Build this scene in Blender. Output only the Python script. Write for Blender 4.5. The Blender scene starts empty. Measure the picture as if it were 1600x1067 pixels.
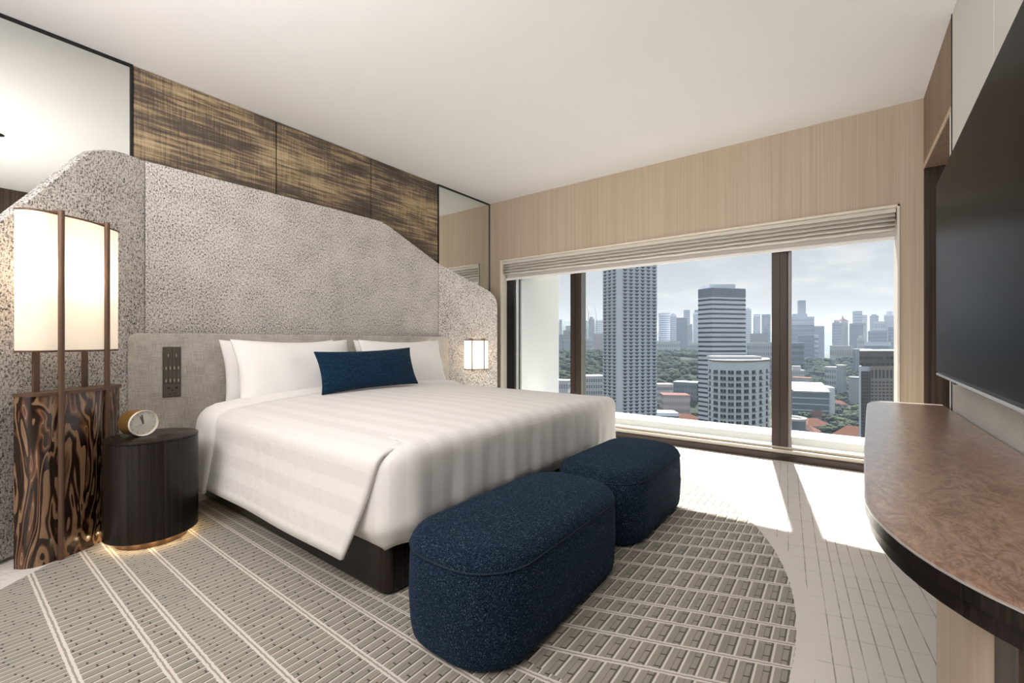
import bpy, bmesh, math, random
from mathutils import Vector, Matrix, noise as mnoise

random.seed(7)
SC = bpy.context.scene
COL = SC.collection
PI = math.pi

# ------------------------------------------------------------------ camera
EYE = 0.994
FPX = 685.0                                   # focal length in pixels of the 1600 px frame
TH = math.atan(515 / 685.0)
SN, CS = math.sin(TH), math.cos(TH)
cam = bpy.data.cameras.new('camera')
cam.sensor_width = 36.0
cam.lens = FPX / 1600 * 36
cam.clip_start = 0.02
cam.clip_end = 20000
camo = bpy.data.objects.new('camera', cam)
COL.objects.link(camo)
camo.location = (0, 0, EYE)
camo.rotation_euler = (PI / 2, 0, -(PI / 2 - TH))
SC.camera = camo
HAZE = 0.00025

# ------------------------------------------------------------------ sky, sun, exposure
SC.view_settings.view_transform = 'Standard'
SC.view_settings.look = 'None'
SC.view_settings.gamma = 1
SC.view_settings.exposure = 0.15
SC.view_settings.use_curve_mapping = False
SC.cycles.max_bounces = 10
SC.cycles.diffuse_bounces = 5
SC.cycles.transparent_max_bounces = 12
SC.cycles.volume_bounces = 0
SC.cycles.caustics_reflective = False
SC.cycles.caustics_refractive = False
SC.cycles.sample_clamp_indirect = 6.0
SC.cycles.use_denoising = True

world = bpy.data.worlds.new('sky')
SC.world = world
world.use_nodes = True
wn = world.node_tree
wn.nodes.clear()
w_out = wn.nodes.new('ShaderNodeOutputWorld')
w_bg = wn.nodes.new('ShaderNodeBackground')
w_tc = wn.nodes.new('ShaderNodeTexCoord')
w_sep = wn.nodes.new('ShaderNodeSeparateXYZ')
w_ramp = wn.nodes.new('ShaderNodeValToRGB')
w_ramp.color_ramp.elements[0].position = 0.0
w_ramp.color_ramp.elements[0].color = (0.74, 0.74, 0.735, 1)
w_ramp.color_ramp.elements[1].position = 0.55
w_ramp.color_ramp.elements[1].color = (0.60, 0.66, 0.76, 1)
e = w_ramp.color_ramp.elements.new(0.16)
e.color = (0.63, 0.655, 0.70, 1)
w_map = wn.nodes.new('ShaderNodeMapping')
w_map.inputs['Scale'].default_value = (1, 1, 3.0)
w_map.inputs['Location'].default_value = (0.35, 0.1, 0.2)
w_noise = wn.nodes.new('ShaderNodeTexNoise')
w_noise.inputs['Scale'].default_value = 5.2
w_noise.inputs['Detail'].default_value = 7
w_noise.inputs['Roughness'].default_value = 0.55
w_cr = wn.nodes.new('ShaderNodeValToRGB')
w_cr.color_ramp.elements[0].position = 0.52
w_cr.color_ramp.elements[0].color = (0, 0, 0, 1)
w_cr.color_ramp.elements[1].position = 0.64
w_cr.color_ramp.elements[1].color = (0.75, 0.75, 0.75, 1)
w_mix = wn.nodes.new('ShaderNodeMix')
w_mix.data_type = 'RGBA'
w_mix.inputs[7].default_value = (0.84, 0.83, 0.83, 1)
L = wn.links.new
L(w_tc.outputs['Generated'], w_sep.inputs[0])
L(w_sep.outputs['Z'], w_ramp.inputs[0])
L(w_tc.outputs['Generated'], w_map.inputs[0])
L(w_map.outputs[0], w_noise.inputs['Vector'])
L(w_noise.outputs[0], w_cr.inputs[0])
L(w_cr.outputs[0], w_mix.inputs[0])
L(w_ramp.outputs[0], w_mix.inputs[6])
L(w_mix.outputs[2], w_bg.inputs[0])
L(w_bg.outputs[0], w_out.inputs[0])
w_bg.inputs[1].default_value = 0.82

sun = bpy.data.lights.new('sun', 'SUN')
sun.energy = 16
sun.angle = math.radians(0.9)
sun.color = (1.0, 0.965, 0.94)
suno = bpy.data.objects.new('sun', sun)
COL.objects.link(suno)
SUND = Vector((-1.66, -0.27, -1.74)).normalized()
suno.rotation_euler = SUND.to_track_quat('-Z', 'Y').to_euler()


def area(name, loc, size, power, color, direction=(0, 0, -1), size_y=None, shape='RECTANGLE'):
    l = bpy.data.lights.new(name, 'AREA')
    l.shape = shape
    l.size = size
    l.size_y = size_y or size
    l.energy = power
    l.color = color
    o = bpy.data.objects.new(name, l)
    COL.objects.link(o)
    o.location = loc
    o.rotation_euler = Vector(direction).normalized().to_track_quat('-Z', 'Y').to_euler()
    return o


def point(name, loc, power, color, radius=0.03):
    l = bpy.data.lights.new(name, 'POINT')
    l.energy = power
    l.color = color
    l.shadow_soft_size = radius
    o = bpy.data.objects.new(name, l)
    COL.objects.link(o)
    o.location = loc
    return o


# unseen fill lights, added behind the camera to brighten the room
area('fill_overhead', (-1.3, 1.6, 2.64), 1.6, 46, (1.0, 0.955, 0.94), (0.25, 0.0, -1), 2.2)  # added overhead fill, no fitting modelled
area('fill_behind', (-2.3, 1.6, 1.7), 1.8, 9, (1.0, 0.955, 0.94), (1, 0, 0.3), 2.6)  # weak added fill from the rear of the room
area('fill_bounce', (-1.0, 1.5, 1.9), 1.6, 84, (1.0, 0.955, 0.945), (0.7, 0.0, 1), 2.4)  # added light thrown at the ceiling for soft bounce

area('fill_bed_foot', (-0.55, -0.05, 2.6), 0.7, 19, (1.0, 0.965, 0.945), (0.75, 0.30, -0.8), 0.7)  # added fill that lifts the bed foot and the carpet on the right


# ================================================================== helpers
class MB:
    """collects shapes in world coordinates and links them as ONE mesh object"""

    def __init__(self):
        self.v, self.f, self.uv = [], [], None

    def box(self, x0, x1, y0, y1, z0, z1):
        b = len(self.v)
        self.v += [(x0, y0, z0), (x1, y0, z0), (x1, y1, z0), (x0, y1, z0),
                   (x0, y0, z1), (x1, y0, z1), (x1, y1, z1), (x0, y1, z1)]
        self.f += [tuple(b + i for i in q) for q in
                   ((0, 3, 2, 1), (4, 5, 6, 7), (0, 1, 5, 4), (1, 2, 6, 5), (2, 3, 7, 6), (3, 0, 4, 7))]
        return self

    def obox(self, o, ax, ay, az):
        """box from corner o along three edge vectors"""
        o, ax, ay, az = Vector(o), Vector(ax), Vector(ay), Vector(az)
        b = len(self.v)
        self.v += [tuple(p) for p in (o, o + ax, o + ax + ay, o + ay, o + az, o + ax + az, o + ax + ay + az, o + ay + az)]
        self.f += [tuple(b + i for i in q) for q in
                   ((0, 3, 2, 1), (4, 5, 6, 7), (0, 1, 5, 4), (1, 2, 6, 5), (2, 3, 7, 6), (3, 0, 4, 7))]
        return self

    def prism(self, pts, depth):
        """polygon of 3-D points swept along the vector depth"""
        d = Vector(depth)
        b, n = len(self.v), len(pts)
        self.v += [tuple(p) for p in pts] + [tuple(Vector(p) + d) for p in pts]
        self.f.append(tuple(b + i for i in range(n))[::-1])
        self.f.append(tuple(b + n + i for i in range(n)))
        for i in range(n):
            j = (i + 1) % n
            self.f.append((b + i, b + j, b + n + j, b + n + i))
        return self

    def loft(self, rings, cap0=True, cap1=True, closed=True):
        b, n = len(self.v), len(rings[0])
        for r in rings:
            self.v += [tuple(p) for p in r]
        for k in range(len(rings) - 1):
            for i in range(n if closed else n - 1):
                j = (i + 1) % n
                self.f.append((b + k * n + i, b + k * n + j, b + (k + 1) * n + j, b + (k + 1) * n + i))
        if cap0:
            self.f.append(tuple(b + i for i in range(n))[::-1])
        if cap1:
            self.f.append(tuple(b + (len(rings) - 1) * n + i for i in range(n)))
        return self

    def tube(self, p0, p1, r, n=12, r1=None):
        p0, p1 = Vector(p0), Vector(p1)
        d = (p1 - p0).normalized()
        a = d.orthogonal().normalized()
        c = d.cross(a)
        r1 = r if r1 is None else r1
        ring = lambda p, rr: [p + a * rr * math.cos(2 * PI * i / n) + c * rr * math.sin(2 * PI * i / n) for i in range(n)]
        return self.loft([ring(p0, r), ring(p1, r1)])

    def lathe(self, c, prof, n=48):
        """prof: (radius, z) pairs around the vertical axis through c"""
        rings = [[(c[0] + r * math.cos(2 * PI * i / n), c[1] + r * math.sin(2 * PI * i / n), c[2] + z)
                  for i in range(n)] for r, z in prof]
        return self.loft(rings)

    def grid(self, pts, uvs=None):
        b, n = len(self.v), len(pts[0])
        for r in pts:
            self.v += [tuple(p) for p in r]
        if uvs is not None:
            if self.uv is None:
                self.uv = {}
            for k, r in enumerate(uvs):
                for i, q in enumerate(r):
                    self.uv[b + k * n + i] = q
        for k in range(len(pts) - 1):
            for i in range(n - 1):
                self.f.append((b + k * n + i, b + k * n + i + 1, b + (k + 1) * n + i + 1, b + (k + 1) * n + i))
        return self

    def build(self, name, mat, parent=None, loc=None, smooth=None, bevel=0.0, seg=2, solid=0.0, sub=0, offset=-1.0, fix=True):
        base = Vector((0, 0, 0))
        p = parent
        while p is not None:
            base += p.location
            p = p.parent
        if loc is not None:
            base += Vector(loc)
        m = bpy.data.meshes.new(name)
        m.from_pydata([tuple(Vector(q) - base) for q in self.v], [], self.f)
        if self.uv:
            ul = m.uv_layers.new(name='UVMap')
            for lp in m.loops:
                ul.data[lp.index].uv = self.uv.get(lp.vertex_index, (0, 0))
        if fix:
            bm = bmesh.new()
            bm.from_mesh(m)
            bmesh.ops.recalc_face_normals(bm, faces=bm.faces)
            bm.to_mesh(m)
            bm.free()
        m.materials.append(mat)
        if smooth is not None:
            m.polygons.foreach_set('use_smooth', [True] * len(m.polygons))
            m.set_sharp_from_angle(angle=math.radians(smooth))
        o = bpy.data.objects.new(name, m)
        COL.objects.link(o)
        if parent is not None:
            o.parent = parent
        if loc is not None:
            o.location = loc
        if solid:
            s = o.modifiers.new('thickness', 'SOLIDIFY')
            s.thickness = solid
            s.offset = offset
        if bevel:
            s = o.modifiers.new('edge', 'BEVEL')
            s.width = bevel
            s.segments = seg
            s.limit_method = 'ANGLE'
            s.angle_limit = math.radians(35)
        if sub:
            s = o.modifiers.new('smooth', 'SUBSURF')
            s.levels = s.render_levels = sub
        return o


def tag(o, label, cat, group=None, kind=None):
    o['label'] = label
    o['category'] = cat
    if group:
        o['group'] = group
    if kind:
        o['kind'] = kind
    return o


def thing(name, label, cat, loc, group=None):
    o = bpy.data.objects.new(name, None)
    o.empty_display_size = 0.1
    COL.objects.link(o)
    o.location = loc
    return tag(o, label, cat, group)


def struct(o):
    o['kind'] = 'structure'
    return o


def sempty(name, loc=(0, 0, 0)):
    o = bpy.data.objects.new(name, None)
    COL.objects.link(o)
    o.location = loc
    o['kind'] = 'structure'
    return o


def copy_tree(o, parent=None):
    c = o.copy()
    COL.objects.link(c)
    if parent is not None:
        c.parent = parent
    for ch in [x for x in COL.objects if x.parent == o]:
        copy_tree(ch, c)
    return c


def rrect(x0, x1, y0, y1, r, n=8):
    """rounded rectangle outline, counter-clockwise"""
    pts = []
    for cx, cy, a0 in ((x1 - r, y1 - r, 0), (x0 + r, y1 - r, 90), (x0 + r, y0 + r, 180), (x1 - r, y0 + r, 270)):
        for k in range(n + 1):
            a = math.radians(a0 + 90 * k / n)
            pts.append((cx + r * math.cos(a), cy + r * math.sin(a)))
    return pts


def at(u, v, depth):
    """world point seen at pixel (u, v) of the 1600 x 1067 frame, at a forward distance"""
    r = (u - 800) / FPX
    return Vector((depth * (r * SN + CS), depth * (-r * CS + SN), EYE + depth * (533.5 - v) / FPX))


# ------------------------------------------------------------------ node helper
class T:
    def __init__(self, name, rough=0.6, spec=0.5, metal=0.0, color=(0.8, 0.8, 0.8)):
        self.m = bpy.data.materials.new(name)
        self.m.use_nodes = True
        self.t = self.m.node_tree
        self.b = self.t.nodes['Principled BSDF']
        self.b.inputs['Roughness'].default_value = rough
        self.b.inputs['Specular IOR Level'].default_value = spec
        self.b.inputs['Metallic'].default_value = metal
        self.b.inputs['Base Color'].default_value = (*color, 1)
        self._c = None

    def n(self, typ, **kw):
        return self.t.nodes.new('ShaderNode' + typ)

    def set(self, sock, val):
        if isinstance(val, bpy.types.NodeSocket):
            self.t.links.new(val, sock)
        elif val is not None:
            if sock.type == 'RGBA' and not isinstance(val, (int, float)) and len(val) == 3:
                val = (*val, 1)
            sock.default_value = val

    def co(self, kind='Object'):
        if self._c is None:
            self._c = self.n('TexCoord')
        return self._c.outputs[kind]

    def mp(self, vec, scale=(1, 1, 1), rot=(0, 0, 0), loc=(0, 0, 0)):
        x = self.n('Mapping')
        self.set(x.inputs[0], vec)
        x.inputs['Scale'].default_value = scale
        x.inputs['Rotation'].default_value = rot
        x.inputs['Location'].default_value = loc
        return x.outputs[0]

    def noise(self, vec, scale, detail=3, rough=0.5, dist=0.0, out=0):
        x = self.n('TexNoise')
        self.set(x.inputs['Vector'], vec)
        x.inputs['Scale'].default_value = scale
        x.inputs['Detail'].default_value = detail
        x.inputs['Roughness'].default_value = rough
        x.inputs['Distortion'].default_value = dist
        return x.outputs[out]

    def wave(self, vec, scale, dist=0, detail=2, dscale=1, direction='X', profile='SIN'):
        x = self.n('TexWave')
        x.bands_direction = direction
        x.wave_profile = profile
        self.set(x.inputs['Vector'], vec)
        x.inputs['Scale'].default_value = scale
        x.inputs['Distortion'].default_value = dist
        x.inputs['Detail'].default_value = detail
        x.inputs['Detail Scale'].default_value = dscale
        return x.outputs[1]

    def vor1(self, w, randomness=1.0, edge=False):
        x = self.n('TexVoronoi')
        x.voronoi_dimensions = '1D'
        x.feature = 'DISTANCE_TO_EDGE' if edge else 'F1'
        self.set(x.inputs['W'], w)
        x.inputs['Scale'].default_value = 1
        x.inputs['Randomness'].default_value = randomness
        return x.outputs['Distance'] if edge else x.outputs['Color']

    def white1(self, w):
        x = self.n('TexWhiteNoise')
        x.noise_dimensions = '1D'
        self.set(x.inputs['W'], w)
        return x.outputs[0]

    def ma(self, op, a, b=None, c=None, clamp=False):
        x = self.n('Math')
        x.operation = op
        x.use_clamp = clamp
        for s, val in zip(x.inputs, (a, b, c)):
            self.set(s, val)
        return x.outputs[0]

    def sstep(self, val, lo, hi, a=0.0, b=1.0):
        x = self.n('MapRange')
        x.interpolation_type = 'SMOOTHSTEP'
        for s, q in zip(x.inputs[:5], (val, lo, hi, a, b)):
            self.set(s, q)
        return x.outputs[0]

    def mix(self, fac, a, b, blend='MIX'):
        x = self.n('Mix')
        x.data_type = 'RGBA'
        x.blend_type = blend
        self.set(x.inputs[0], fac)
        self.set(x.inputs[6], a)
        self.set(x.inputs[7], b)
        return x.outputs[2]

    def ramp(self, fac, stops, interp='LINEAR'):
        x = self.n('ValToRGB')
        cr = x.color_ramp
        cr.interpolation = interp
        while len(cr.elements) < len(stops):
            cr.elements.new(0.5)
        for el, (p, c) in zip(cr.elements, stops):
            el.position = p
            el.color = (*c, 1) if len(c) == 3 else c
        self.set(x.inputs[0], fac)
        return x.outputs[0]

    def sep(self, vec):
        x = self.n('SeparateXYZ')
        self.set(x.inputs[0], vec)
        return x.outputs

    def comb(self, a, b, c=0.0):
        x = self.n('CombineXYZ')
        for s, q in zip(x.inputs, (a, b, c)):
            self.set(s, q)
        return x.outputs[0]

    def bump(self, h, strength=0.3, dist=0.01):
        x = self.n('Bump')
        x.inputs['Strength'].default_value = strength
        x.inputs['Distance'].default_value = dist
        self.set(x.inputs['Height'], h)
        self.t.links.new(x.outputs[0], self.b.inputs['Normal'])

    def base(self, c):
        self.set(self.b.inputs['Base Color'], c)
        return self

    def inp(self, name, val):
        self.set(self.b.inputs[name], val)
        return self


def plain(name, color, rough=0.6, spec=0.4, metal=0.0, vary=0.06, scale=8):
    t = T(name, rough, spec, metal)
    f = t.noise(t.co(), scale, 4, 0.6)
    lo = tuple(max(0, c * (1 - vary)) for c in color)
    hi = tuple(min(1, c * (1 + vary)) for c in color)
    t.base(t.mix(f, lo, hi))
    return t.m


M = {}


def make_materials():
    # ---- painted ceiling
    M['ceiling'] = plain('ceiling_paint', (0.80, 0.79, 0.785), 0.9, 0.1, 0, 0.01, 2)
    M['white_paint'] = plain('white_paint', (0.78, 0.77, 0.75), 0.8, 0.2, 0, 0.02, 3)

    # ---- carpet
    t = T('carpet', 0.95, 0.05)
    s = t.sep(t.co())
    X, Y = s[0], s[1]
    jit = t.noise(t.co(), 55, 2, 0.6)
    ex = t.ma('DIVIDE', t.ma('SUBTRACT', X, 1.65), 1.9)
    ey = t.ma('DIVIDE', t.ma('SUBTRACT', Y, 1.70), 1.58)
    ee = t.ma('ADD', t.ma('MULTIPLY', ex, ex), t.ma('MULTIPLY', ey, ey))
    ee = t.ma('ADD', ee, t.ma('MULTIPLY', t.ma('SUBTRACT', jit, 0.5), 0.012))
    inside = t.ma('LESS_THAN', ee, 1.0)
    rim = t.ma('LESS_THAN', ee, 1.075)
    slant = t.sstep(X, 0.95, 1.3, 0.0, 0.36)
    Xp = t.ma('ADD', X, t.ma('MULTIPLY', slant, t.ma('SUBTRACT', Y, 0.75)))
    Xj = t.ma('ADD', Xp, t.ma('MULTIPLY', t.ma('SUBTRACT', jit, 0.5), 0.008))
    w = t.ma('DIVIDE', Xj, 0.135)
    ed = t.ma('MULTIPLY', t.vor1(w, 0.85, True), 0.135)
    cell = t.sep(t.vor1(w, 0.85))
    pitch = t.ma('ADD', 0.034, t.ma('MULTIPLY', cell[0], 0.022))
    pitch = t.ma('MULTIPLY', pitch, t.ma('ADD', 0.68, t.ma('MULTIPLY', t.ma('GREATER_THAN', X, 1.12), 0.32)))
    row = t.ma('ADD', t.ma('DIVIDE', Y, pitch), t.ma('MULTIPLY', cell[1], 9.0))
    fr = t.ma('FRACT', row)
    rid = t.ma('FLOOR', row)
    tick = t.ma('FRACT', t.ma('ADD', t.ma('DIVIDE', Xp, 0.062), t.ma('MULTIPLY', t.white1(rid), 5.0)))
    fine = t.noise(t.co(), 420, 2, 0.7)
    taupe = t.mix(fine, (0.27, 0.24, 0.197), (0.45, 0.41, 0.347))
    patch = t.noise(t.mp(t.co(), (3, 14, 1)), 1.5, 2, 0.5)
    taupe = t.mix(t.sstep(patch, 0.45, 0.7), taupe, t.mix(fine, (0.21, 0.205, 0.165), (0.37, 0.355, 0.295)))
    dark = (0.060, 0.056, 0.046)
    groove = t.ma('MULTIPLY', t.ma('GREATER_THAN', fr, 0.15), t.ma('LESS_THAN', fr, 0.27))
    mid = t.ma('MULTIPLY', t.ma('GREATER_THAN', fr, 0.56), t.ma('LESS_THAN', fr, 0.63))
    tk = t.ma('MULTIPLY', t.ma('LESS_THAN', tick, 0.085), t.ma('GREATER_THAN', fr, 0.2))
    tk = t.ma('MULTIPLY', tk, t.ma('LESS_THAN', fr, 0.6))
    gm = t.ma('MAXIMUM', t.ma('MULTIPLY', groove, 0.72), t.ma('MAXIMUM', t.ma('MULTIPLY', mid, 0.35), t.ma('MULTIPLY', tk, 0.9)))
    cA = t.mix(gm, taupe, dark)
    cream = t.mix(fine, (0.64, 0.59, 0.53), (0.80, 0.755, 0.69))
    cA = t.mix(t.ma('LESS_THAN', fr, 0.13), cA, cream)
    cA = t.mix(t.ma('LESS_THAN', ed, 0.0105), cA, cream)
    cA = t.mix(t.ma('LESS_THAN', ed, 0.0028), cA, (0.36, 0.32, 0.28))
    # outer field: pale pile with thin drawn lines
    Yo = t.ma('SUBTRACT', Y, t.ma('MULTIPLY', X, 0.085))
    e1 = t.ma('MULTIPLY', t.vor1(t.ma('DIVIDE', Yo, 0.050), 1.0, True), 0.050)
    Xo = t.ma('ADD', X, t.ma('MULTIPLY', Y, 0.3))
    e2 = t.ma('MULTIPLY', t.vor1(t.ma('DIVIDE', Xo, 0.13), 1.0, True), 0.13)
    brk = t.noise(t.co(), 7, 3, 0.6)
    l1 = t.ma('MULTIPLY', t.ma('LESS_THAN', e1, 0.0019), t.sstep(brk, 0.30, 0.6, 0.15, 0.75))
    l2 = t.ma('MULTIPLY', t.ma('LESS_THAN', e2, 0.0015), t.sstep(brk, 0.35, 0.65, 0.1, 0.55))
    cB = t.mix(fine, (0.66, 0.62, 0.57), (0.82, 0.785, 0.735))
    lines = t.ma('MULTIPLY', t.ma('MAXIMUM', l1, l2), t.ma('SUBTRACT', 1.0, rim))
    cB = t.mix(lines, cB, (0.21, 0.19, 0.165))
    t.base(t.mix(inside, cB, cA))
    h = t.ma('SUBTRACT', t.ma('MULTIPLY', fine, 0.5), t.ma('MULTIPLY', gm, inside))
    t.bump(h, 0.5, 0.004)
    t.inp('Sheen Weight', 0.15)
    M['carpet'] = t.m

    # ---- tweed upholstery of the wall panels
    t = T('tweed_upholstery', 0.95, 0.08)
    o = t.co()
    f1 = t.noise(t.mp(o, (150, 150, 75)), 1.0, 2, 0.6)
    f2 = t.noise(t.mp(o, (85, 85, 210), loc=(3, 1, 7)), 1.0, 2, 0.6)
    f3 = t.noise(o, 5, 3, 0.5)
    f = t.ma('ADD', t.ma('MULTIPLY', f1, 0.62), t.ma('MULTIPLY', f2, 0.38))
    f = t.ma('ADD', f, t.ma('MULTIPLY', t.ma('SUBTRACT', f3, 0.5), 0.10))
    t.base(t.ramp(f, [(0.365, (0.035, 0.032, 0.029)), (0.43, (0.24, 0.225, 0.208)), (0.49, (0.52, 0.49, 0.46)), (0.60, (0.74, 0.71, 0.675))]))
    t.bump(f, 0.6, 0.006)
    M['tweed'] = t.m

    # ---- pale woven linen of the low headboard
    t = T('woven_linen', 0.9, 0.1)
    o = t.co()
    a = t.noise(t.mp(o, (260, 260, 14)), 1, 3, 0.6)
    b = t.noise(t.mp(o, (14, 14, 260)), 1, 3, 0.6)
    c = t.noise(o, 7, 3, 0.6)
    f = t.ma('ADD', t.ma('MULTIPLY', a, 0.4), t.ma('ADD', t.ma('MULTIPLY', b, 0.35), t.ma('MULTIPLY', c, 0.25)))
    t.base(t.ramp(f, [(0.38, (0.32, 0.285, 0.25)), (0.5, (0.49, 0.455, 0.41)), (0.62, (0.64, 0.61, 0.56))]))
    t.bump(f, 0.25, 0.003)
    M['linen_panel'] = t.m

    # ---- bronze textile panels with gold streaks
    t = T('bronze_gold_textile', 0.55, 0.4)
    o = t.co()
    st = t.noise(t.mp(o, (3.2, 3.2, 60)), 1.0, 5, 0.65)
    th = t.noise(t.mp(o, (190, 190, 5)), 1.0, 2, 0.6)
    big = t.noise(t.mp(o, (1.6, 1.6, 4.5), loc=(2, 0, 1)), 1.0, 3, 0.55)
    f = t.ma('ADD', t.ma('MULTIPLY', st, 0.55), t.ma('ADD', t.ma('MULTIPLY', th, 0.22), t.ma('MULTIPLY', big, 0.45)))
    t.base(t.ramp(f, [(0.50, (0.066, 0.052, 0.045)), (0.60, (0.125, 0.095, 0.070)), (0.66, (0.29, 0.215, 0.128)), (0.76, (0.50, 0.39, 0.24))]))
    t.inp('Metallic', 0.15)
    t.bump(f, 0.3, 0.003)
    M['bronze_textile'] = t.m

    # ---- pale vertical grain wood
    def wood(name, c0, c1, c2, sc=1.0, rough=0.55, spec=0.3):
        t = T(name, rough, spec)
        o = t.co()
        a = t.noise(t.mp(o, (85 * sc, 85 * sc, 0.7)), 1, 4, 0.6, 0.4)
        b = t.noise(t.mp(o, (9 * sc, 9 * sc, 0.35)), 1, 3, 0.55, 0.3)
        f = t.ma('ADD', t.ma('MULTIPLY', a, 0.72), t.ma('MULTIPLY', b, 0.28))
        t.base(t.ramp(f, [(0.34, c0), (0.5, c1), (0.66, c2)]))
        t.bump(a, 0.06, 0.002)
        return t.m
    M['pale_wood'] = wood('pale_oak_veneer', (0.43, 0.345, 0.252), (0.49, 0.40, 0.30), (0.545, 0.452, 0.345))
    M['brown_wood'] = wood('brown_walnut_veneer', (0.13, 0.085, 0.058), (0.21, 0.145, 0.10), (0.29, 0.205, 0.145))
    M['dark_wood'] = wood('dark_walnut_veneer', (0.018, 0.012, 0.009), (0.045, 0.029, 0.021), (0.085, 0.057, 0.041), 0.8, 0.4)
    M['black_wood'] = wood('near_black_wood', (0.006, 0.0042, 0.0035), (0.014, 0.010, 0.0085), (0.026, 0.018, 0.014), 1.2, 0.26, 0.3)

    # ---- burl of the console top
    t = T('burl_veneer', 0.27, 0.5)
    o = t.co()
    warp = t.noise(t.mp(o, (2.0, 4.2, 2)), 1.6, 3, 0.55, 0, 1)
    vec = t.mix(0.28, t.mp(o, (1.0, 2.1, 1)), warp)
    a = t.noise(vec, 16, 6, 0.66, 1.8)
    c = t.noise(t.mp(o, (4, 7, 4)), 2.2, 3, 0.5, 0.8)
    rg = t.ma('PINGPONG', t.ma('MULTIPLY', c, 14.0), 0.5)
    f = t.ma('ADD', t.ma('MULTIPLY', a, 0.8), t.ma('MULTIPLY', rg, 0.28))
    t.base(t.ramp(f, [(0.36, (0.215, 0.122, 0.078)), (0.50, (0.335, 0.212, 0.145)), (0.60, (0.40, 0.265, 0.188)), (0.72, (0.49, 0.345, 0.255))]))
    t.inp('Coat Weight', 1.0)
    t.inp('Coat Roughness', 0.3)
    M['burl'] = t.m

    # ---- swirling figured wood of the lamp plinth
    t = T('figured_zebra_burl', 0.22, 0.5)
    o = t.co()
    wv = t.noise(t.mp(o, (10.5, 10.5, 2.3)), 1.0, 1.8, 0.5, 1.3)
    ring = t.ma('FRACT', t.ma('MULTIPLY', wv, 7.5))
    sub = t.ma('FRACT', t.ma('MULTIPLY', wv, 15.0))
    cell = t.white1(t.ma('FLOOR', t.ma('MULTIPLY', wv, 7.5)))
    body = t.ramp(ring, [(0.0, (0.012, 0.005, 0.003)), (0.42, (0.022, 0.009, 0.005)), (0.50, (0.085, 0.036, 0.017)), (0.72, (0.20, 0.092, 0.043)), (0.92, (0.085, 0.034, 0.016)), (1.0, (0.014, 0.006, 0.004))])
    pale = t.ma('MULTIPLY', t.ma('GREATER_THAN', sub, 0.40), t.ma('LESS_THAN', sub, 0.50))
    body = t.mix(t.ma('MULTIPLY', pale, 0.75), body, (0.42, 0.29, 0.19))
    body = t.mix(t.ma('MULTIPLY', t.ma('MULTIPLY', t.ma('GREATER_THAN', cell, 0.62), t.sstep(ring, 0.5, 0.7)), 0.8), body, (0.36, 0.22, 0.125))
    edge = t.ma('LESS_THAN', ring, 0.38)
    body = t.mix(edge, body, (0.014, 0.006, 0.0035))
    grain = t.noise(t.mp(o, (130, 130, 3)), 1, 2, 0.5)
    body = t.mix(t.ma('MULTIPLY', grain, 0.35), body, (0.04, 0.017, 0.009))
    t.base(body)
    t.inp('Coat Weight', 0.25)
    t.inp('Coat Roughness', 0.18)
    M['zebra'] = t.m

    # ---- navy boucle
    t = T('navy_boucle', 0.95, 0.1)
    o = t.co()
    a = t.noise(t.mp(o, (200, 200, 430)), 1, 2, 0.6)
    b = t.noise(t.mp(o, (560, 560, 170), loc=(5, 2, 1)), 1, 2, 0.6)
    c = t.noise(o, 26, 3, 0.6)
    f = t.ma('ADD', t.ma('MULTIPLY', a, 0.5), t.ma('MULTIPLY', b, 0.5))
    col = t.ramp(f, [(0.40, (0.0015, 0.002, 0.004)), (0.49, (0.007, 0.016, 0.034)), (0.58, (0.027, 0.058, 0.104))])
    col = t.mix(t.sstep(f, 0.59, 0.64), col, (0.24, 0.25, 0.27))
    col = t.mix(t.ma('MULTIPLY', c, 0.35), col, (0.004, 0.008, 0.02))
    t.base(col)
    t.bump(f, 0.7, 0.004)
    t.inp('Sheen Weight', 0.12)
    t.inp('Sheen Roughness', 0.4)
    t.inp('Sheen Tint', (0.16, 0.33, 0.55, 1))
    M['navy'] = t.m
    M['navy_piping'] = plain('navy_piping', (0.024, 0.036, 0.056), 0.9, 0.1, 0, 0.9, 260)

    t = T('teal_blue_chenille', 0.9, 0.1)
    o = t.co()
    a = t.noise(t.mp(o, (40, 40, 330)), 1, 3, 0.6)
    b = t.noise(t.mp(o, (330, 330, 40)), 1, 3, 0.6)
    f = t.ma('ADD', t.ma('MULTIPLY', a, 0.55), t.ma('MULTIPLY', b, 0.45))
    t.base(t.ramp(f, [(0.36, (0.002, 0.008, 0.018)), (0.52, (0.005, 0.024, 0.052)), (0.66, (0.018, 0.065, 0.125))]))
    t.bump(f, 0.35, 0.002)
    t.inp('Sheen Weight', 0.08)
    M['teal'] = t.m

    # ---- bed linen
    t = T('white_satin_stripe', 0.75, 0.25)
    uvs = t.sep(t.co('UV'))
    fr = t.ma('FRACT', t.ma('DIVIDE', uvs[0], 0.118))
    band = t.ma('MULTIPLY', t.sstep(fr, 0.0, 0.03), t.ma('SUBTRACT', 1.0, t.sstep(fr, 0.5, 0.53)))
    weave = t.noise(t.co(), 700, 1, 0.5)
    cb = t.mix(band, (0.86, 0.845, 0.83), (0.815, 0.795, 0.78))
    t.base(t.mix(t.ma('MULTIPLY', weave, 0.06), cb, (0.6, 0.58, 0.56)))
    t.set(t.b.inputs['Roughness'], t.ma('SUBTRACT', 0.8, t.ma('MULTIPLY', band, 0.25)))
    wr = t.noise(t.mp(t.co(), (3, 9, 5)), 1.6, 3, 0.5)
    t.bump(wr, 0.22, 0.03)
    M['stripe_linen'] = t.m
    t = T('white_cotton', 0.85, 0.15)
    wr = t.noise(t.mp(t.co(), (6, 6, 6)), 1.2, 3, 0.5)
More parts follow.
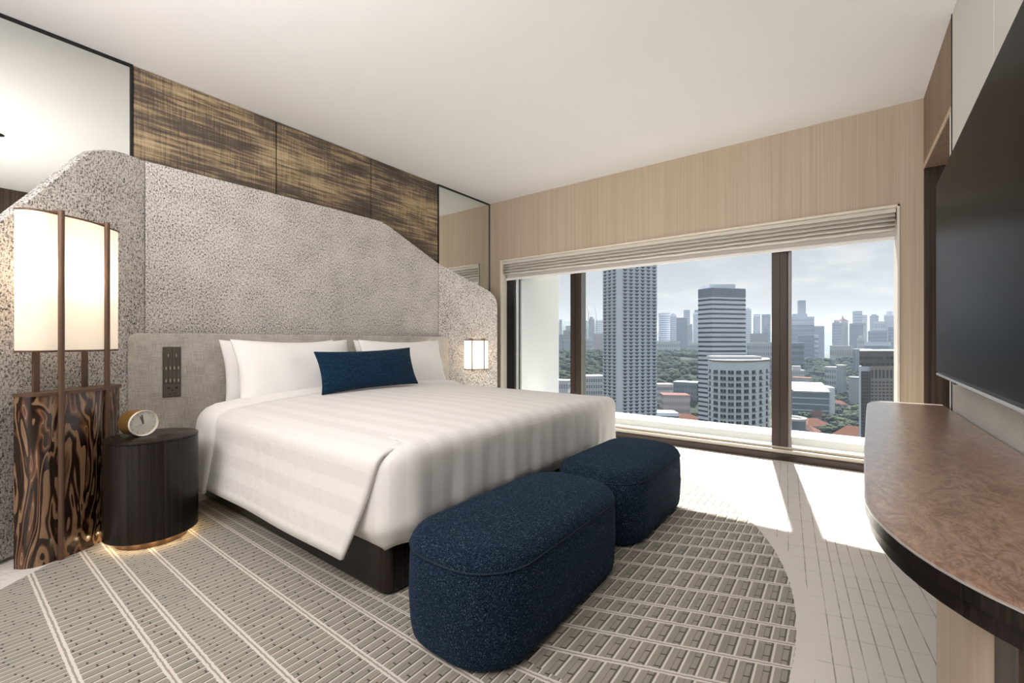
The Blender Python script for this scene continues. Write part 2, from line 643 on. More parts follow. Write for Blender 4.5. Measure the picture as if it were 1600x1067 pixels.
    t.base(t.mix(wr, (0.85, 0.84, 0.825), (0.885, 0.875, 0.86)))
    t.bump(wr, 0.25, 0.03)
    M['cotton'] = t.m

    # ---- metals, glass, plastics
    M['black_metal'] = plain('black_metal', (0.008, 0.008, 0.008), 0.4, 0.4)
    M['bronze_frame'] = plain('bronze_aluminium', (0.034, 0.020, 0.014), 0.42, 0.4, 0.15, 0.1, 3)
    M['champagne'] = plain('champagne_aluminium', (0.46, 0.41, 0.34), 0.4, 0.5, 0.3, 0.05, 3)
    M['cream_lining'] = plain('cream_lining', (0.74, 0.68, 0.59), 0.5, 0.3, 0, 0.03, 5)
    M['bead_grey'] = plain('grey_bead', (0.20, 0.19, 0.18), 0.4, 0.4, 0.3, 0.05, 5)
    M['silver'] = plain('silver_trim', (0.66, 0.65, 0.63), 0.3, 0.5, 0.6)
    M['brown_metal'] = plain('brown_powder_coat', (0.125, 0.072, 0.044), 0.42, 0.4, 0.2, 0.1, 6)
    M['brass'] = plain('antique_brass', (0.40, 0.235, 0.075), 0.35, 0.5, 0.7, 0.08, 5)
    M['plate'] = plain('dark_bronze_plate', (0.115, 0.10, 0.083), 0.38, 0.4, 0.3, 0.08, 20)
    M['plate_dark'] = plain('dark_socket_hole', (0.012, 0.011, 0.010), 0.5, 0.3)
    M['dial'] = plain('clock_dial', (0.62, 0.60, 0.53), 0.45, 0.4, 0.15, 0.08, 30)
    M['cream_ring'] = plain('cream_clock_ring', (0.74, 0.69, 0.58), 0.4, 0.4)
    M['indicator'] = plain('pale_indicator', (0.55, 0.52, 0.42), 0.4, 0.3)
    M['pier_white'] = plain('white_pier_render', (0.88, 0.89, 0.88), 0.85, 0.1, 0, 0.04, 1.2)
    M['concrete_white'] = plain('white_render', (0.72, 0.72, 0.70), 0.85, 0.1, 0, 0.05, 1.5)
    t = T('screen_glass', 0.28, 0.012, color=(0.004, 0.004, 0.0045))
    sm = t.noise(t.co(), 3, 2, 0.5)
    t.base(t.mix(sm, (0.004, 0.004, 0.0045), (0.006, 0.006, 0.006)))
    M['screen'] = t.m

    t = T('mirror', 0.0, 0.5, 1.0)
    sm = t.noise(t.co(), 1, 1, 0.5)
    t.base(t.mix(sm, (0.80, 0.825, 0.785), (0.815, 0.835, 0.80)))
    M['mirror'] = t.m

    m = bpy.data.materials.new('window_glass')
    m.use_nodes = True
    nt = m.node_tree
    nt.nodes.clear()
    out = nt.nodes.new('ShaderNodeOutputMaterial')
    tr = nt.nodes.new('ShaderNodeBsdfTransparent')
    tr.inputs[0].default_value = (0.965, 0.98, 0.975, 1)
    gl = nt.nodes.new('ShaderNodeBsdfGlossy')
    gl.inputs['Roughness'].default_value = 0.0
    fz = nt.nodes.new('ShaderNodeLayerWeight')
    fz.inputs[0].default_value = 0.12
    mu = nt.nodes.new('ShaderNodeMath')
    mu.operation = 'MULTIPLY'
    mu.inputs[1].default_value = 0.30
    mx = nt.nodes.new('ShaderNodeMixShader')
    nt.links.new(fz.outputs['Fresnel'], mu.inputs[0])
    nt.links.new(mu.outputs[0], mx.inputs[0])
    nt.links.new(tr.outputs[0], mx.inputs[1])
    nt.links.new(gl.outputs[0], mx.inputs[2])
    nt.links.new(mx.outputs[0], out.inputs[0])
    M['glass'] = m

    # ---- lamp shade cloth lit from inside
    def shade(name, strength):
        m = bpy.data.materials.new(name)
        m.use_nodes = True
        nt = m.node_tree
        nt.nodes.clear()
        out = nt.nodes.new('ShaderNodeOutputMaterial')
        tc = nt.nodes.new('ShaderNodeTexCoord')
        no = nt.nodes.new('ShaderNodeTexNoise')
        no.inputs['Scale'].default_value = 300
        nt.links.new(tc.outputs['Object'], no.inputs['Vector'])
        cr = nt.nodes.new('ShaderNodeValToRGB')
        cr.color_ramp.elements[0].color = (0.80, 0.74, 0.66, 1)
        cr.color_ramp.elements[1].color = (0.88, 0.83, 0.76, 1)
        nt.links.new(no.outputs[0], cr.inputs[0])
        di = nt.nodes.new('ShaderNodeBsdfDiffuse')
        tl = nt.nodes.new('ShaderNodeBsdfTranslucent')
        nt.links.new(cr.outputs[0], di.inputs[0])
        nt.links.new(cr.outputs[0], tl.inputs[0])
        mx = nt.nodes.new('ShaderNodeMixShader')
        mx.inputs[0].default_value = 0.6
        nt.links.new(di.outputs[0], mx.inputs[1])
        nt.links.new(tl.outputs[0], mx.inputs[2])
        em = nt.nodes.new('ShaderNodeEmission')
        em.inputs[0].default_value = (1.0, 0.86, 0.70, 1)
        em.inputs[1].default_value = strength
        ad = nt.nodes.new('ShaderNodeAddShader')
        nt.links.new(mx.outputs[0], ad.inputs[0])
        nt.links.new(em.outputs[0], ad.inputs[1])
        nt.links.new(ad.outputs[0], out.inputs[0])
        return m
    M['shade'] = shade('lit_shade_cloth', 0.30)
    M['shade_small'] = shade('lit_sconce_cloth', 0.9)

    # ---- ribbed white wall
    t = T('ribbed_white_wallcovering', 0.8, 0.2)
    o = t.co()
    a = t.wave(o, 55, 0.0, 0, 1, 'Z')
    b = t.wave(o, 55, 0.0, 0, 1, 'X')
    f = t.ma('MULTIPLY', a, t.ma('ADD', 0.6, t.ma('MULTIPLY', b, 0.4)))
    t.base(t.mix(f, (0.50, 0.485, 0.45), (0.80, 0.79, 0.76)))
    t.bump(f, 0.4, 0.004)
    M['ribbed'] = t.m

    # ---- blind cloth
    t = T('blind_cloth', 0.85, 0.15)
    f = t.noise(t.mp(t.co(), (20, 20, 300)), 1, 3, 0.6)
    t.base(t.mix(f, (0.58, 0.55, 0.49), (0.68, 0.65, 0.59)))
    M['blind'] = t.m
    t = T('sheer_roller_cloth', 0.85, 0.15)
    f = t.noise(t.mp(t.co(), (200, 200, 200)), 1, 2, 0.6)
    t.base(t.mix(f, (0.50, 0.47, 0.42), (0.58, 0.55, 0.50)))
    M['roller'] = t.m

    # ---- city
    def city(name, c, rough=0.7, vary=0.08, spec=0.3, sc=0.05):
        M[name] = plain('city_' + name, c, rough, spec, 0, vary, sc)
    city('pale_concrete', (0.60, 0.64, 0.72))
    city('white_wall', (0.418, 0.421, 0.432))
    city('grey_wall', (0.194, 0.216, 0.259))
    city('blue_grey', (0.122, 0.162, 0.223))
    city('pink_wall', (0.331, 0.281, 0.270))
    city('beige_wall', (0.259, 0.234, 0.216))
    city('brown_wall', (0.144, 0.119, 0.108))
    city('dark_glass', (0.032, 0.040, 0.050), 0.2, 0.2, 0.6)
    city('blue_glass', (0.072, 0.115, 0.173), 0.2, 0.15, 0.6)
    city('teal_glass', (0.065, 0.122, 0.144), 0.25, 0.15, 0.6)
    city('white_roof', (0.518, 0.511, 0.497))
    city('terracotta', (0.194, 0.076, 0.047), 0.85, 0.25, 0.1, 0.4)
    city('rust_roof', (0.158, 0.072, 0.056), 0.85, 0.2, 0.1, 0.3)
    t = T('foliage', 0.8, 0.1)
    f = t.noise(t.co(), 0.45, 5, 0.7)
    t.base(t.ramp(f, [(0.35, (0.009, 0.018, 0.007)), (0.5, (0.022, 0.040, 0.014)), (0.66, (0.058, 0.080, 0.028))]))
    t.bump(f, 0.8, 1.0)
    M['foliage'] = t.m
    t = T('yellow_green_foliage', 0.8, 0.1)
    f = t.noise(t.co(), 0.5, 5, 0.7)
    t.base(t.ramp(f, [(0.35, (0.026, 0.036, 0.011)), (0.5, (0.058, 0.074, 0.022)), (0.66, (0.11, 0.125, 0.045))]))
    t.bump(f, 0.8, 1.0)
    M['foliage_light'] = t.m
    t = T('forest_canopy', 0.85, 0.05)
    f = t.noise(t.co(), 0.2, 5, 0.7)
    t.base(t.ramp(f, [(0.35, (0.007, 0.015, 0.008)), (0.52, (0.016, 0.028, 0.014)), (0.68, (0.038, 0.054, 0.024))]))
    M['forest'] = t.m
    M['bark'] = plain('bark', (0.10, 0.075, 0.055), 0.9, 0.1, 0, 0.2, 2)
    t = T('city_ground', 0.95, 0.05)
    f = t.noise(t.co(), 0.012, 6, 0.65)
    t.base(t.ramp(f, [(0.38, (0.03, 0.045, 0.02)), (0.5, (0.045, 0.055, 0.03)), (0.56, (0.10, 0.097, 0.09)), (0.7, (0.15, 0.145, 0.135))]))
    M['ground'] = t.m
    M['hill'] = plain('far_hill', (0.07, 0.10, 0.09), 0.95, 0.05, 0, 0.3, 0.01)


make_materials()
Z = 2.70                                       # ceiling height
XW, YW, YT = 4.19, 3.50, -0.46                 # window wall, bed wall, screen wall

# ================================================================== SETTING
struct(MB().box(-2.6, 4.46, -1.0, 3.7, -0.12, 0).build('floor', M['carpet']))
struct(MB().box(-2.6, 4.60, -1.0, 3.7, Z, Z + 0.12).build('ceiling', M['ceiling']))
struct(MB().box(-2.7, -2.6, -1.0, 3.7, 0, Z).build('wall_back', M['white_paint']))

# bed wall: three bronze textile panels between two mirrors, black trims in the joints
wl = struct(MB().box(-2.6, 4.19, YW + 0.02, 3.7, 0, Z).build('wall_left', M['white_paint']))
xs = [0.755, 1.617, 2.469, 3.315]
for a, b in zip(xs, xs[1:]):
    MB().box(a + 0.004, b - 0.004, YW - 0.004, YW + 0.02, 0.6, Z - 0.004).build('textile_panel', M['bronze_textile'], wl, bevel=0.002)
for a, b in ((-2.55, 0.742), (3.328, 4.182)):
    MB().box(a, b, YW - 0.003, YW + 0.02, 0.02, Z - 0.018).build('mirror_panel', M['mirror'], wl)
for a, b in ((0.742, 0.755), (3.315, 3.324)):
    MB().box(a, b, YW - 0.012, YW + 0.02, 0.02, Z - 0.002).build('joint_trim', M['black_metal'], wl)
for a, b in ((-2.55, 0.742), (3.324, 4.188)):
    MB().box(a, b, YW - 0.012, YW + 0.02, Z - 0.017, Z - 0.002).build('top_trim', M['black_metal'], wl)
MB().box(4.180, 4.188, YW - 0.010, YW + 0.02, 0.02, Z - 0.018).build('corner_trim', M['black_metal'], wl)
for x in xs[1:3]:
    MB().box(x - 0.004, x + 0.004, YW + 0.004, YW + 0.02, 0.6, Z - 0.004).build('joint_trim', M['black_metal'], wl)

# window wall in pale wood
OY0, OY1, OZ = -0.333, 3.326, 1.98            # window opening
wf = struct(MB().box(XW, 4.60, OY1, 3.7, 0, Z).box(XW, 4.60, OY0, OY1, OZ, Z).box(XW, 4.60, -1.0, OY0, 0, Z)
            .build('wall_front', M['pale_wood']))
# thin pale lining around the opening
MB().box(4.182, 4.30, OY1 - 0.012, OY1, 0, OZ).box(4.182, 4.46, OY0, OY0 + 0.012, 0, OZ) \
    .box(4.182, 4.30, OY0, OY1, OZ - 0.012, OZ).build('opening_lining', M['cream_lining'], wf)

# screen wall
wr = struct(MB().box(-2.6, 0.80, -1.0, YT, 0, Z).build('wall_right', M['dark_wood']))
px = [0.80, 1.62, 2.42, 3.20]
for a, b in zip(px, px[1:]):
    MB().box(a + 0.002, b - 0.002, -0.62, YT, 0, Z).build('ribbed_panel', M['ribbed'], wr, bevel=0.003)
MB().box(0.80, 3.205, -1.0, -0.62, 0, Z).build('backing', M['white_paint'], wr)
MB().box(3.206, XW, -1.0, YT, 2.215, Z).build('niche_header', M['brown_wood'], wr)
MB().box(3.206, XW, YT, YT + 0.006, 2.195, 2.222).build('header_lip', M['pale_wood'], wr)
MB().box(3.206, XW, -1.0, -0.80, 0, 2.215).build('niche_back', M['dark_wood'], wr)
MB().box(4.165, XW, -0.80, YT, 0, 2.215).build('niche_side', M['dark_wood'], wr)
MB().box(3.206, 4.165, -0.80, YT, 2.20, 2.215).build('niche_soffit', M['brown_wood'], wr)
MB().box(3.202, 3.212, -0.60, YT + 0.003, 0, Z).build('edge_trim', M['black_metal'], wr)
MB().tube((3.219, YT + 0.001, 0), (3.219, YT + 0.001, 2.195), 0.006).build('edge_rod', M['silver'], wr, smooth=40)

# ceiling downlight (its reflection shows in the left mirror)
dl = thing('downlight', 'round black recessed ceiling downlight seen only in the left mirror', 'light', (0.33, 1.44, Z))
MB().lathe((0.33, 1.44, Z), [(0.048, -0.004), (0.048, -0.001)], 24).build('rim', M['black_metal'], dl)
MB().lathe((0.33, 1.44, Z), [(0.036, -0.006), (0.036, -0.0045)], 24).build('lens', M['plate_dark'], dl)

# ------------------------------------------------------------------ window
win = sempty('window_1', (4.36, 1.5, 0))
XF0, XF1 = 4.30, 4.42
MB().box(4.27, XF1, OY0 + 0.012, OY1 - 0.012, 0, 0.055).build('bottom_rail', M['bronze_frame'], win, bevel=0.004)
MB().box(XF0, XF1, OY0 + 0.012, OY1 - 0.012, 0.055, 0.088).build('sill_step', M['champagne'], win, bevel=0.003)
MB().box(4.33, XF1, OY0 + 0.012, OY1 - 0.012, 0.088, 0.112).build('glazing_bead', M['champagne'], win, bevel=0.003)
MB().box(XF0, XF1, OY0 + 0.012, OY1 - 0.012, 1.90, OZ).build('head_rail', M['bronze_frame'], win, bevel=0.003)
MB().box(XF0, XF1, 3.20, OY1 - 0.012, 0.09, 1.90).build('jamb', M['black_metal'], win, bevel=0.003)
MB().box(XF0 + 0.03, XF0 + 0.075, 3.184, 3.20, 0.11, 1.90).build('jamb_bead', M['silver'], win, bevel=0.003)
for y0, y1 in ((2.30, 2.42), (0.36, 0.475)):
    MB().box(XF0, XF1, y0, y1, 0.112, 1.90).build('mullion', M['bronze_frame'], win, bevel=0.004)
    MB().box(XF0 + 0.02, XF1 - 0.02, y0 - 0.022, y0, 0.112, 1.90).build('mullion_bead', M['bead_grey'], win, bevel=0.002)
    MB().box(XF0 - 0.006, XF0, y0 + 0.055, y0 + 0.061, 0.112, 1.90).build('mullion_groove', M['black_metal'], win)
for y0, y1 in ((2.42, 3.184), (0.475, 2.278), (OY0 + 0.012, 0.338)):
    MB().box(4.365, 4.373, y0, y1, 0.112, 1.90).build('glass_pane', M['glass'], win)

# outside of the facade: white ledge and pier
struct(MB().box(4.62, 4.98, -3.0, 6.0, -0.6, 0.145).box(4.42, 4.62, -3.0, 6.0, -0.6, 0.06)
       .build('trim_1', M['concrete_white'], bevel=0.01))
struct(MB().box(4.45, 5.35, 3.19, 6.0, 0.155, 3.4).build('trim_2', M['pier_white'], bevel=0.01))

# ------------------------------------------------------------------ blinds
bl = thing('roman_blind', 'cream folded window blind gathered under the pale wood header', 'blind', (4.24, 1.5, 1.95))


def fold(z0, z1, x, bulge, sag):
    ny, nz = 40, 12
    g = []
    for i in range(ny + 1):
        y = OY0 + 0.02 + (OY1 - OY0 - 0.04) * i / ny
        k = math.sin(PI * i / ny)
        row = []
        for j in range(nz + 1):
            q = j / nz
            z = z1 + (z0 - z1) * q - sag * k * (0.4 + 0.6 * q) + 0.002 * math.sin(i * 1.9 + z0 * 40)
            prof = (q / 0.74) ** 1.25 if q < 0.74 else math.sqrt(max(0, 1 - ((q - 0.74) / 0.26) ** 2))
            row.append((x - bulge * prof, y, z))
        g.append(row)
    return MB().grid(g)


MB().box(4.225, 4.262, OY0 + 0.016, OY1 - 0.016, 1.935, 1.967).build('headrail', M['blind'], bl, bevel=0.004)
for z0, z1, x, bu, sg in ((1.900, 1.946, 4.262, 0.040, 0.000), (1.868, 1.912, 4.262, 0.046, 0.003),
                          (1.836, 1.880, 4.262, 0.050, 0.006), (1.806, 1.848, 4.262, 0.044, 0.004)):
    fold(z0, z1, x, bu, sg).build('fold', M['blind'], bl, smooth=60, solid=0.006)
rb = thing('roller_blind', 'flat beige roller blind with white bottom bar behind the folded blind', 'blind', (4.27, 1.5, 1.85))
MB().box(4.268, 4.272, OY0 + 0.02, OY1 - 0.04, 1.768, 1.93).build('shade_cloth', M['roller'], rb)
MB().tube((4.27, OY0 + 0.02, 1.93), (4.27, OY1 - 0.04, 1.93), 0.022, 16).build('roller_tube', M['roller'], rb, smooth=40)
MB().box(4.258, 4.280, OY0 + 0.02, OY1 - 0.028, 1.742, 1.770).build('bottom_bar', M['white_paint'], rb, bevel=0.006)

# ================================================================== HEADBOARD
hb = thing('headboard', 'huge grey tweed upholstered headboard with angled wings behind the bed', 'headboard', (2.03, 3.43, 0))
AL = Vector((-0.809, -0.588, 0))               # along the left wing, away from the centre
AR = Vector((0.809, -0.588, 0))
NL = Vector((0.588, -0.809, 0))                # into the room, left wing
NR = Vector((-0.588, -0.809, 0))
WL = Vector((0.80, 3.43, 0))
WR = Vector((3.26, 3.43, 0))


def panel(poly, org, ax, nrm, thick=0.05, name='upholstered_panel', bevel=0.004):
    pts = [org + ax * s + Vector((0, 0, z)) for s, z in poly]
    return MB().prism(pts, -nrm * thick).build(name, M['tweed'], hb, bevel=bevel, seg=3)


PX = Vector((1, 0, 0))
PN = Vector((0, -1, 0))
O0 = Vector((0, 3.43, 0))
panel([(0.801, 0.02), (2.0295, 0.02), (2.0295, 2.115), (0.801, 2.108)], O0, PX, PN)
panel([(2.0305, 0.02), (3.259, 0.02), (3.259, 1.825), (2.66, 2.072), (2.60, 2.095), (2.54, 2.110), (2.47, 2.115), (2.0305, 2.115)], O0, PX, PN)


def wing_s(x):                                  # distance along the left wing of a point at a given x
    return (0.80 - x) / 0.809


panel([(0.001, 0.02), (0.001, 2.106), (wing_s(.69), 2.094), (wing_s(.63), 2.080), (wing_s(.575), 2.052), (wing_s(.53), 2.020), (wing_s(.48), 1.958),
       (wing_s(.32), 1.715), (wing_s(.19), 1.527), (wing_s(.02), 1.26), (wing_s(-.06), 1.10), (wing_s(-.08), 0.9), (wing_s(-.08), 0.02)][::-1], WL, AL, NL)
rw = [(0.001, 0.02), (0.648, 0.02), (0.648, 1.38), (0.640, 1.44), (0.615, 1.495), (0.57, 1.54), (0.53, 1.562), (0.001, 1.822)]
panel(rw, WR, AR, NR)

lh = thing('low_headboard', 'low pale linen headboard with rounded corners behind the pillows', 'headboard', (2.02, 3.35, 0))
pts = rrect(0.702, 3.338, 0.10, 1.045, 0.05, 6)
MB().prism([(x, 3.35, z) for x, z in pts], (0, 0.032, 0)).build('linen_panel', M['linen_panel'], lh, bevel=0.006, seg=3)

# ------------------------------------------------------------------ switch and socket plate
sp = thing('switch_plate', 'tall dark bronze switch and socket plate on the linen headboard', 'switch', (0.915, 3.349, 0.80))
S0, S1, T0, T1 = 0.866, 0.960, 0.648, 0.960
MB().box(S0, S1, 3.343, 3.350, T0, T1).build('plate', M['plate'], sp, bevel=0.002)
hgt = (T1 - T0) / 4
for r_, n_ in ((3, 2), (2, 4), (1, 4)):
    for k in range(n_):
        wdt = (S1 - S0 - 0.010) / n_
        x0 = S0 + 0.005 + wdt * k
        z0 = T0 + hgt * r_
        sw = MB().box(x0 + 0.0012, x0 + wdt - 0.0012, 3.339, 3.343, z0 + 0.004, z0 + hgt - 0.004).build('switch', M['plate'], sp, bevel=0.001)
        MB().box(x0 + wdt / 2 - 0.0022, x0 + wdt / 2 + 0.0022, 3.3375, 3.339, z0 + 0.016, z0 + 0.034).build('indicator', M['indicator'], sw)
so = MB().box(S0 + 0.005, S1 - 0.005, 3.340, 3.343, T0 + 0.004, T0 + hgt - 0.002).build('socket', M['plate'], sp, bevel=0.001)
for x, z, w_, h_ in ((0.895, 0.705, 0.012, 0.010), (0.935, 0.705, 0.010, 0.012), (0.914, 0.690, 0.006, 0.009), (0.900, 0.667, 0.010, 0.005), (0.928, 0.669, 0.010, 0.005)):
    MB().box(x - w_ / 2, x + w_ / 2, 3.3385, 3.340, z - h_ / 2, z + h_ / 2).build('socket_hole', M['plate_dark'], so)

# ================================================================== BED
YF = 1.30                                       # foot end
bed = thing('bed', 'dark low bed base under the white mattress', 'bed', (2.03, 2.3, 0))
MB().prism([(x, y, 0.008) for x, y in rrect(1.06, 3.00, 1.40, 3.30, 0.05)], (0, 0, 0.19)).build('base', M['black_wood'], bed, bevel=0.01)
MB().prism([(x, y, 0.198) for x, y in rrect(1.08, 3.00, 1.42, 3.30, 0.08)], (0, 0, 0.032)).build('slatted_platform', M['black_wood'], bed, bevel=0.004)
for x in (1.12, 2.94):
    for y in (1.46, 3.24):
        MB().tube((x, y, 0), (x, y, 0.010), 0.03, 16).build('foot', M['black_metal'], bed, smooth=40)


def rounded_block(x0, x1, y0, y1, z0, z1, rc, re, n=8, crown=0.0):
    rings = []
    ne = 6
    for k in range(ne + 1):
        a = PI / 2 * k / ne
        ins = re * (1 - math.sin(a))
        rings.append([(x, y, z0 + re * (1 - math.cos(a))) for x, y in rrect(x0 + ins, x1 - ins, y0 + ins, y1 - ins, max(0.01, rc - ins), n)])
    for k in range(ne + 1):
        a = PI / 2 * k / ne
        ins = re * (1 - math.cos(a))
        rings.append([(x, y, z1 - re + re * math.sin(a)) for x, y in rrect(x0 + ins, x1 - ins, y0 + ins, y1 - ins, max(0.01, rc - ins), n)])
    if crown:
        cx, cy = (x0 + x1) / 2, (y0 + y1) / 2
        last = rings[-1]
        for k in range(1, 7):
            q = k / 7
            rings.append([(cx + (p[0] - cx) * (1 - q), cy + (p[1] - cy) * (1 - q), z1 + crown * (1 - (1 - q) ** 2)) for p in last])
    return MB().loft(rings)


mt = rounded_block(1.035, 3.025, YF + 0.035, 3.335, 0.232, 0.520, 0.12, 0.055)
tag(mt.build('mattress', M['cotton'], loc=(2.03, 2.3, 0.232), smooth=50), 'white sheeted mattress showing beside the headboard under the duvet', 'mattress')

# duvet: one sheet over the top that hangs down both sides, tucked under at the foot
dv = thing('duvet', 'white duvet with satin stripes draped over the whole bed', 'duvet', (2.03, 2.2, 0.53))
XA, XB = 1.00, 3.06                              # edges of the bed
YH = 2.98                                        # where the folded cuff starts


def top_z(x, y):
    q = (x - XA) / (XB - XA)
    cr = 1 - abs(2 * q - 1) ** 2.6
    fy = min(1.0, max(0.0, (y - YF) / 0.45))
    pf = 0.575 + 0.060 * cr * (0.35 + 0.65 * math.sin(fy * PI / 2))
    return pf + 0.006 * mnoise.noise((x * 2.2, y * 1.8, 3))


def cross(d, y):
    """point at arc position d, 0 at the near top edge; negative hangs down the near side"""
    re = 0.055
    if d < 0:
        h = -d
        ez = top_z(XA + re, y)
        arc = re * PI / 2
        if h < arc:
            a = h / re
            return (XA + re - re * math.sin(a), y, ez - re + re * math.cos(a))
        h2 = h - arc
        fl = 0.055 * (h2 / 0.38) ** 1.3 + 0.003 * math.sin(y * 7 + 0.5) * min(1, h2 / 0.2)
        return (XA - fl, y, ez - re - h2)
    x = XA + re + d
    return (x, y, top_z(x, y))


DROP = 0.455
rows, uvs = [], []
nx_top, nx_side, ny = 44, 14, 44
re = 0.055
wt = XB - XA - 2 * re
dl_ = [-DROP + DROP * i / nx_side for i in range(nx_side)] + [wt * i / nx_top for i in range(nx_top + 1)]
far = [DROP * (i + 1) / nx_side for i in range(nx_side)]
for d in dl_ + [('far', h) for h in far]:
    row, ur = [], []
    for j in range(ny + 1):
        t_ = j / ny
        if isinstance(d, tuple):
            y = YF + 0.06 + (YH - YF - 0.06) * t_
            p = cross(-d[1], y)
            p = (XA + XB - p[0], p[1], p[2])
            uu = wt + d[1]
        else:
            slope = 0.0 if d >= 0 else 0.17 * (-d / DROP) ** 1.2
            y = YF + 0.06 + slope + (YH - YF - 0.06 - slope) * t_
            p = cross(d, y)
            uu = d
        row.append(p)
        ur.append((uu + 1.0, y))
    rows.append(row)
    uvs.append(ur)
mb = MB()
mb.grid(rows, uvs)
# foot drop, tucked under, running round both corners and under the side flaps
rows, uvs = [], []
RCN = 0.12
XI, XO = XA + 0.012, XB - 0.012
path = []
for k in range(9):
    path.append((XI, YF + RCN + 0.42 * (1 - k / 9), -1, 0))
for k in range(9):
    a = PI / 2 * k / 9
    path.append((XI + RCN - RCN * math.cos(a), YF + RCN - RCN * math.sin(a), -math.cos(a), -math.sin(a)))
nf_ = 70
for k in range(nf_ + 1):
    path.append((XI + RCN + (XO - XI - 2 * RCN) * k / nf_, YF, 0, -1))
for k in range(1, 10):
    a = PI / 2 * k / 9
    path.append((XO - RCN + RCN * math.sin(a), YF + RCN - RCN * math.cos(a), math.sin(a), -math.cos(a)))
for k in range(1, 10):
    path.append((XO, YF + RCN + 0.42 * k / 9, 1, 0))
run = 0.0
for k, (x, y, nx_, ny_) in enumerate(path):
    if k:
        run += math.hypot(x - path[k - 1][0], y - path[k - 1][1])
    row, ur = [], []
    z0 = top_z(min(max(x - nx_ * 0.06, XA + re), XB - re), y - ny_ * 0.06) - 0.020 * abs(nx_) * min(1, max(0, (y - YF) / 0.12))
    for q in range(6):
        inn = 0.46 - 0.40 * q / 6
        kf = min(1.0, abs(ny_) * 1.9)
        dz = -0.014 + (0.014 + 0.009 * kf - 0.022 * (1 - kf)) * q / 6
        xx, yy = x - nx_ * inn, y - ny_ * inn
        row.append((xx, yy, top_z(min(max(xx, XA + re), XB - re), yy) + dz))
        ur.append((run - 0.55 + 1.0, YF + inn))
    z0 += 0.009 * min(1.0, abs(ny_) * 1.9)
    for j in range(19):
        h = 0.41 * j / 18
        arc = 0.06 * PI / 2
        rip = (0.006 * math.sin(x * 21) + 0.004 * math.sin(x * 53 + 1)) * min(1, h / 0.3) * abs(ny_)
        if h < arc:
            a = h / 0.06
            inn = 0.06 - 0.06 * math.sin(a)
            zz = z0 - 0.06 + 0.06 * math.cos(a)
        else:
            inn = rip + 0.06 * max(0, (h - 0.33) / 0.08)
            zz = z0 - 0.06 - (h - arc)
        row.append((x - nx_ * inn, y - ny_ * inn, zz))
        ur.append((run - 0.55 + 1.0, YF - h))
    rows.append(row)
    uvs.append(ur)
mb.grid(rows, uvs)
mb.build('cover', M['stripe_linen'], dv, smooth=75, solid=0.014, offset=0.0)

# folded-back cuff across the head end
rows, uvs = [], []
for d in [-0.475 + 0.475 * i / 16 for i in range(16)] + [wt * i / nx_top for i in range(nx_top + 1)] + [('far', 0.45 * (i + 1) / 14) for i in range(14)]:
    row, ur = [], []
    for j in range(17):
        q = j / 16
        dd = -d[1] if isinstance(d, tuple) else d
        sl = 0.0 if dd >= 0 else 0.10 * (-dd / 0.47)
        y = YH - 0.10 - 0.02 + (0.26 + sl) * q
        p = list(cross(dd, y))
        puff = 0.034 * math.sin(PI * min(1, max(0, q))) ** 0.55
        if dd < 0:
            k = min(1, -dd / 0.09)
            p[0] -= puff * k + 0.010 * k
            p[2] += (puff + 0.008) * (1 - k)
        else:
            p[2] += puff + 0.008
        if isinstance(d, tuple):
            p[0] = XA + XB - p[0]
        row.append(p)
        ur.append(((dd if not isinstance(d, tuple) else wt + d[1]) + 1.0, y))
    rows.append(row)
    uvs.append(ur)
MB().grid(rows, uvs).build('folded_cuff', M['cotton'], dv, smooth=75, solid=0.012)


# ------------------------------------------------------------------ pillows
def pillow_mesh(w, h, tk, n=22, ear=0.07):
    """pillow lying in the local x-z plane, thickness along y, bottom edge at z = 0"""
    front, back = [], []
    for i in range(n + 1):
        fr_, br_ = [], []
        for j in range(n + 1):
            a = math.sin((i / n * 2 - 1) * PI / 2)
            b = math.sin((j / n * 2 - 1) * PI / 2)
            px_ = a * w / 2 * (1 - ear * (1 - b * b) * 0.9)
            pz_ = h / 2 + b * h / 2 * (1 - ear * 1.6 * (1 - a * a))
            t_ = tk / 2 * (max(0, (1 - abs(a) ** 2.6)) * max(0, (1 - abs(b) ** 2.6))) ** 0.42
            wr_ = 0.010 * mnoise.noise((a * 2.1 + w, b * 2.1, tk * 9)) * min(1, t_ / 0.03)
            fr_.append((px_, -t_ + wr_, pz_))
            br_.append((px_, t_ + wr_, pz_))
        front.append(fr_)
        back.append(br_)
    m = MB()
    m.grid(front)
    m.grid(back)
    return m


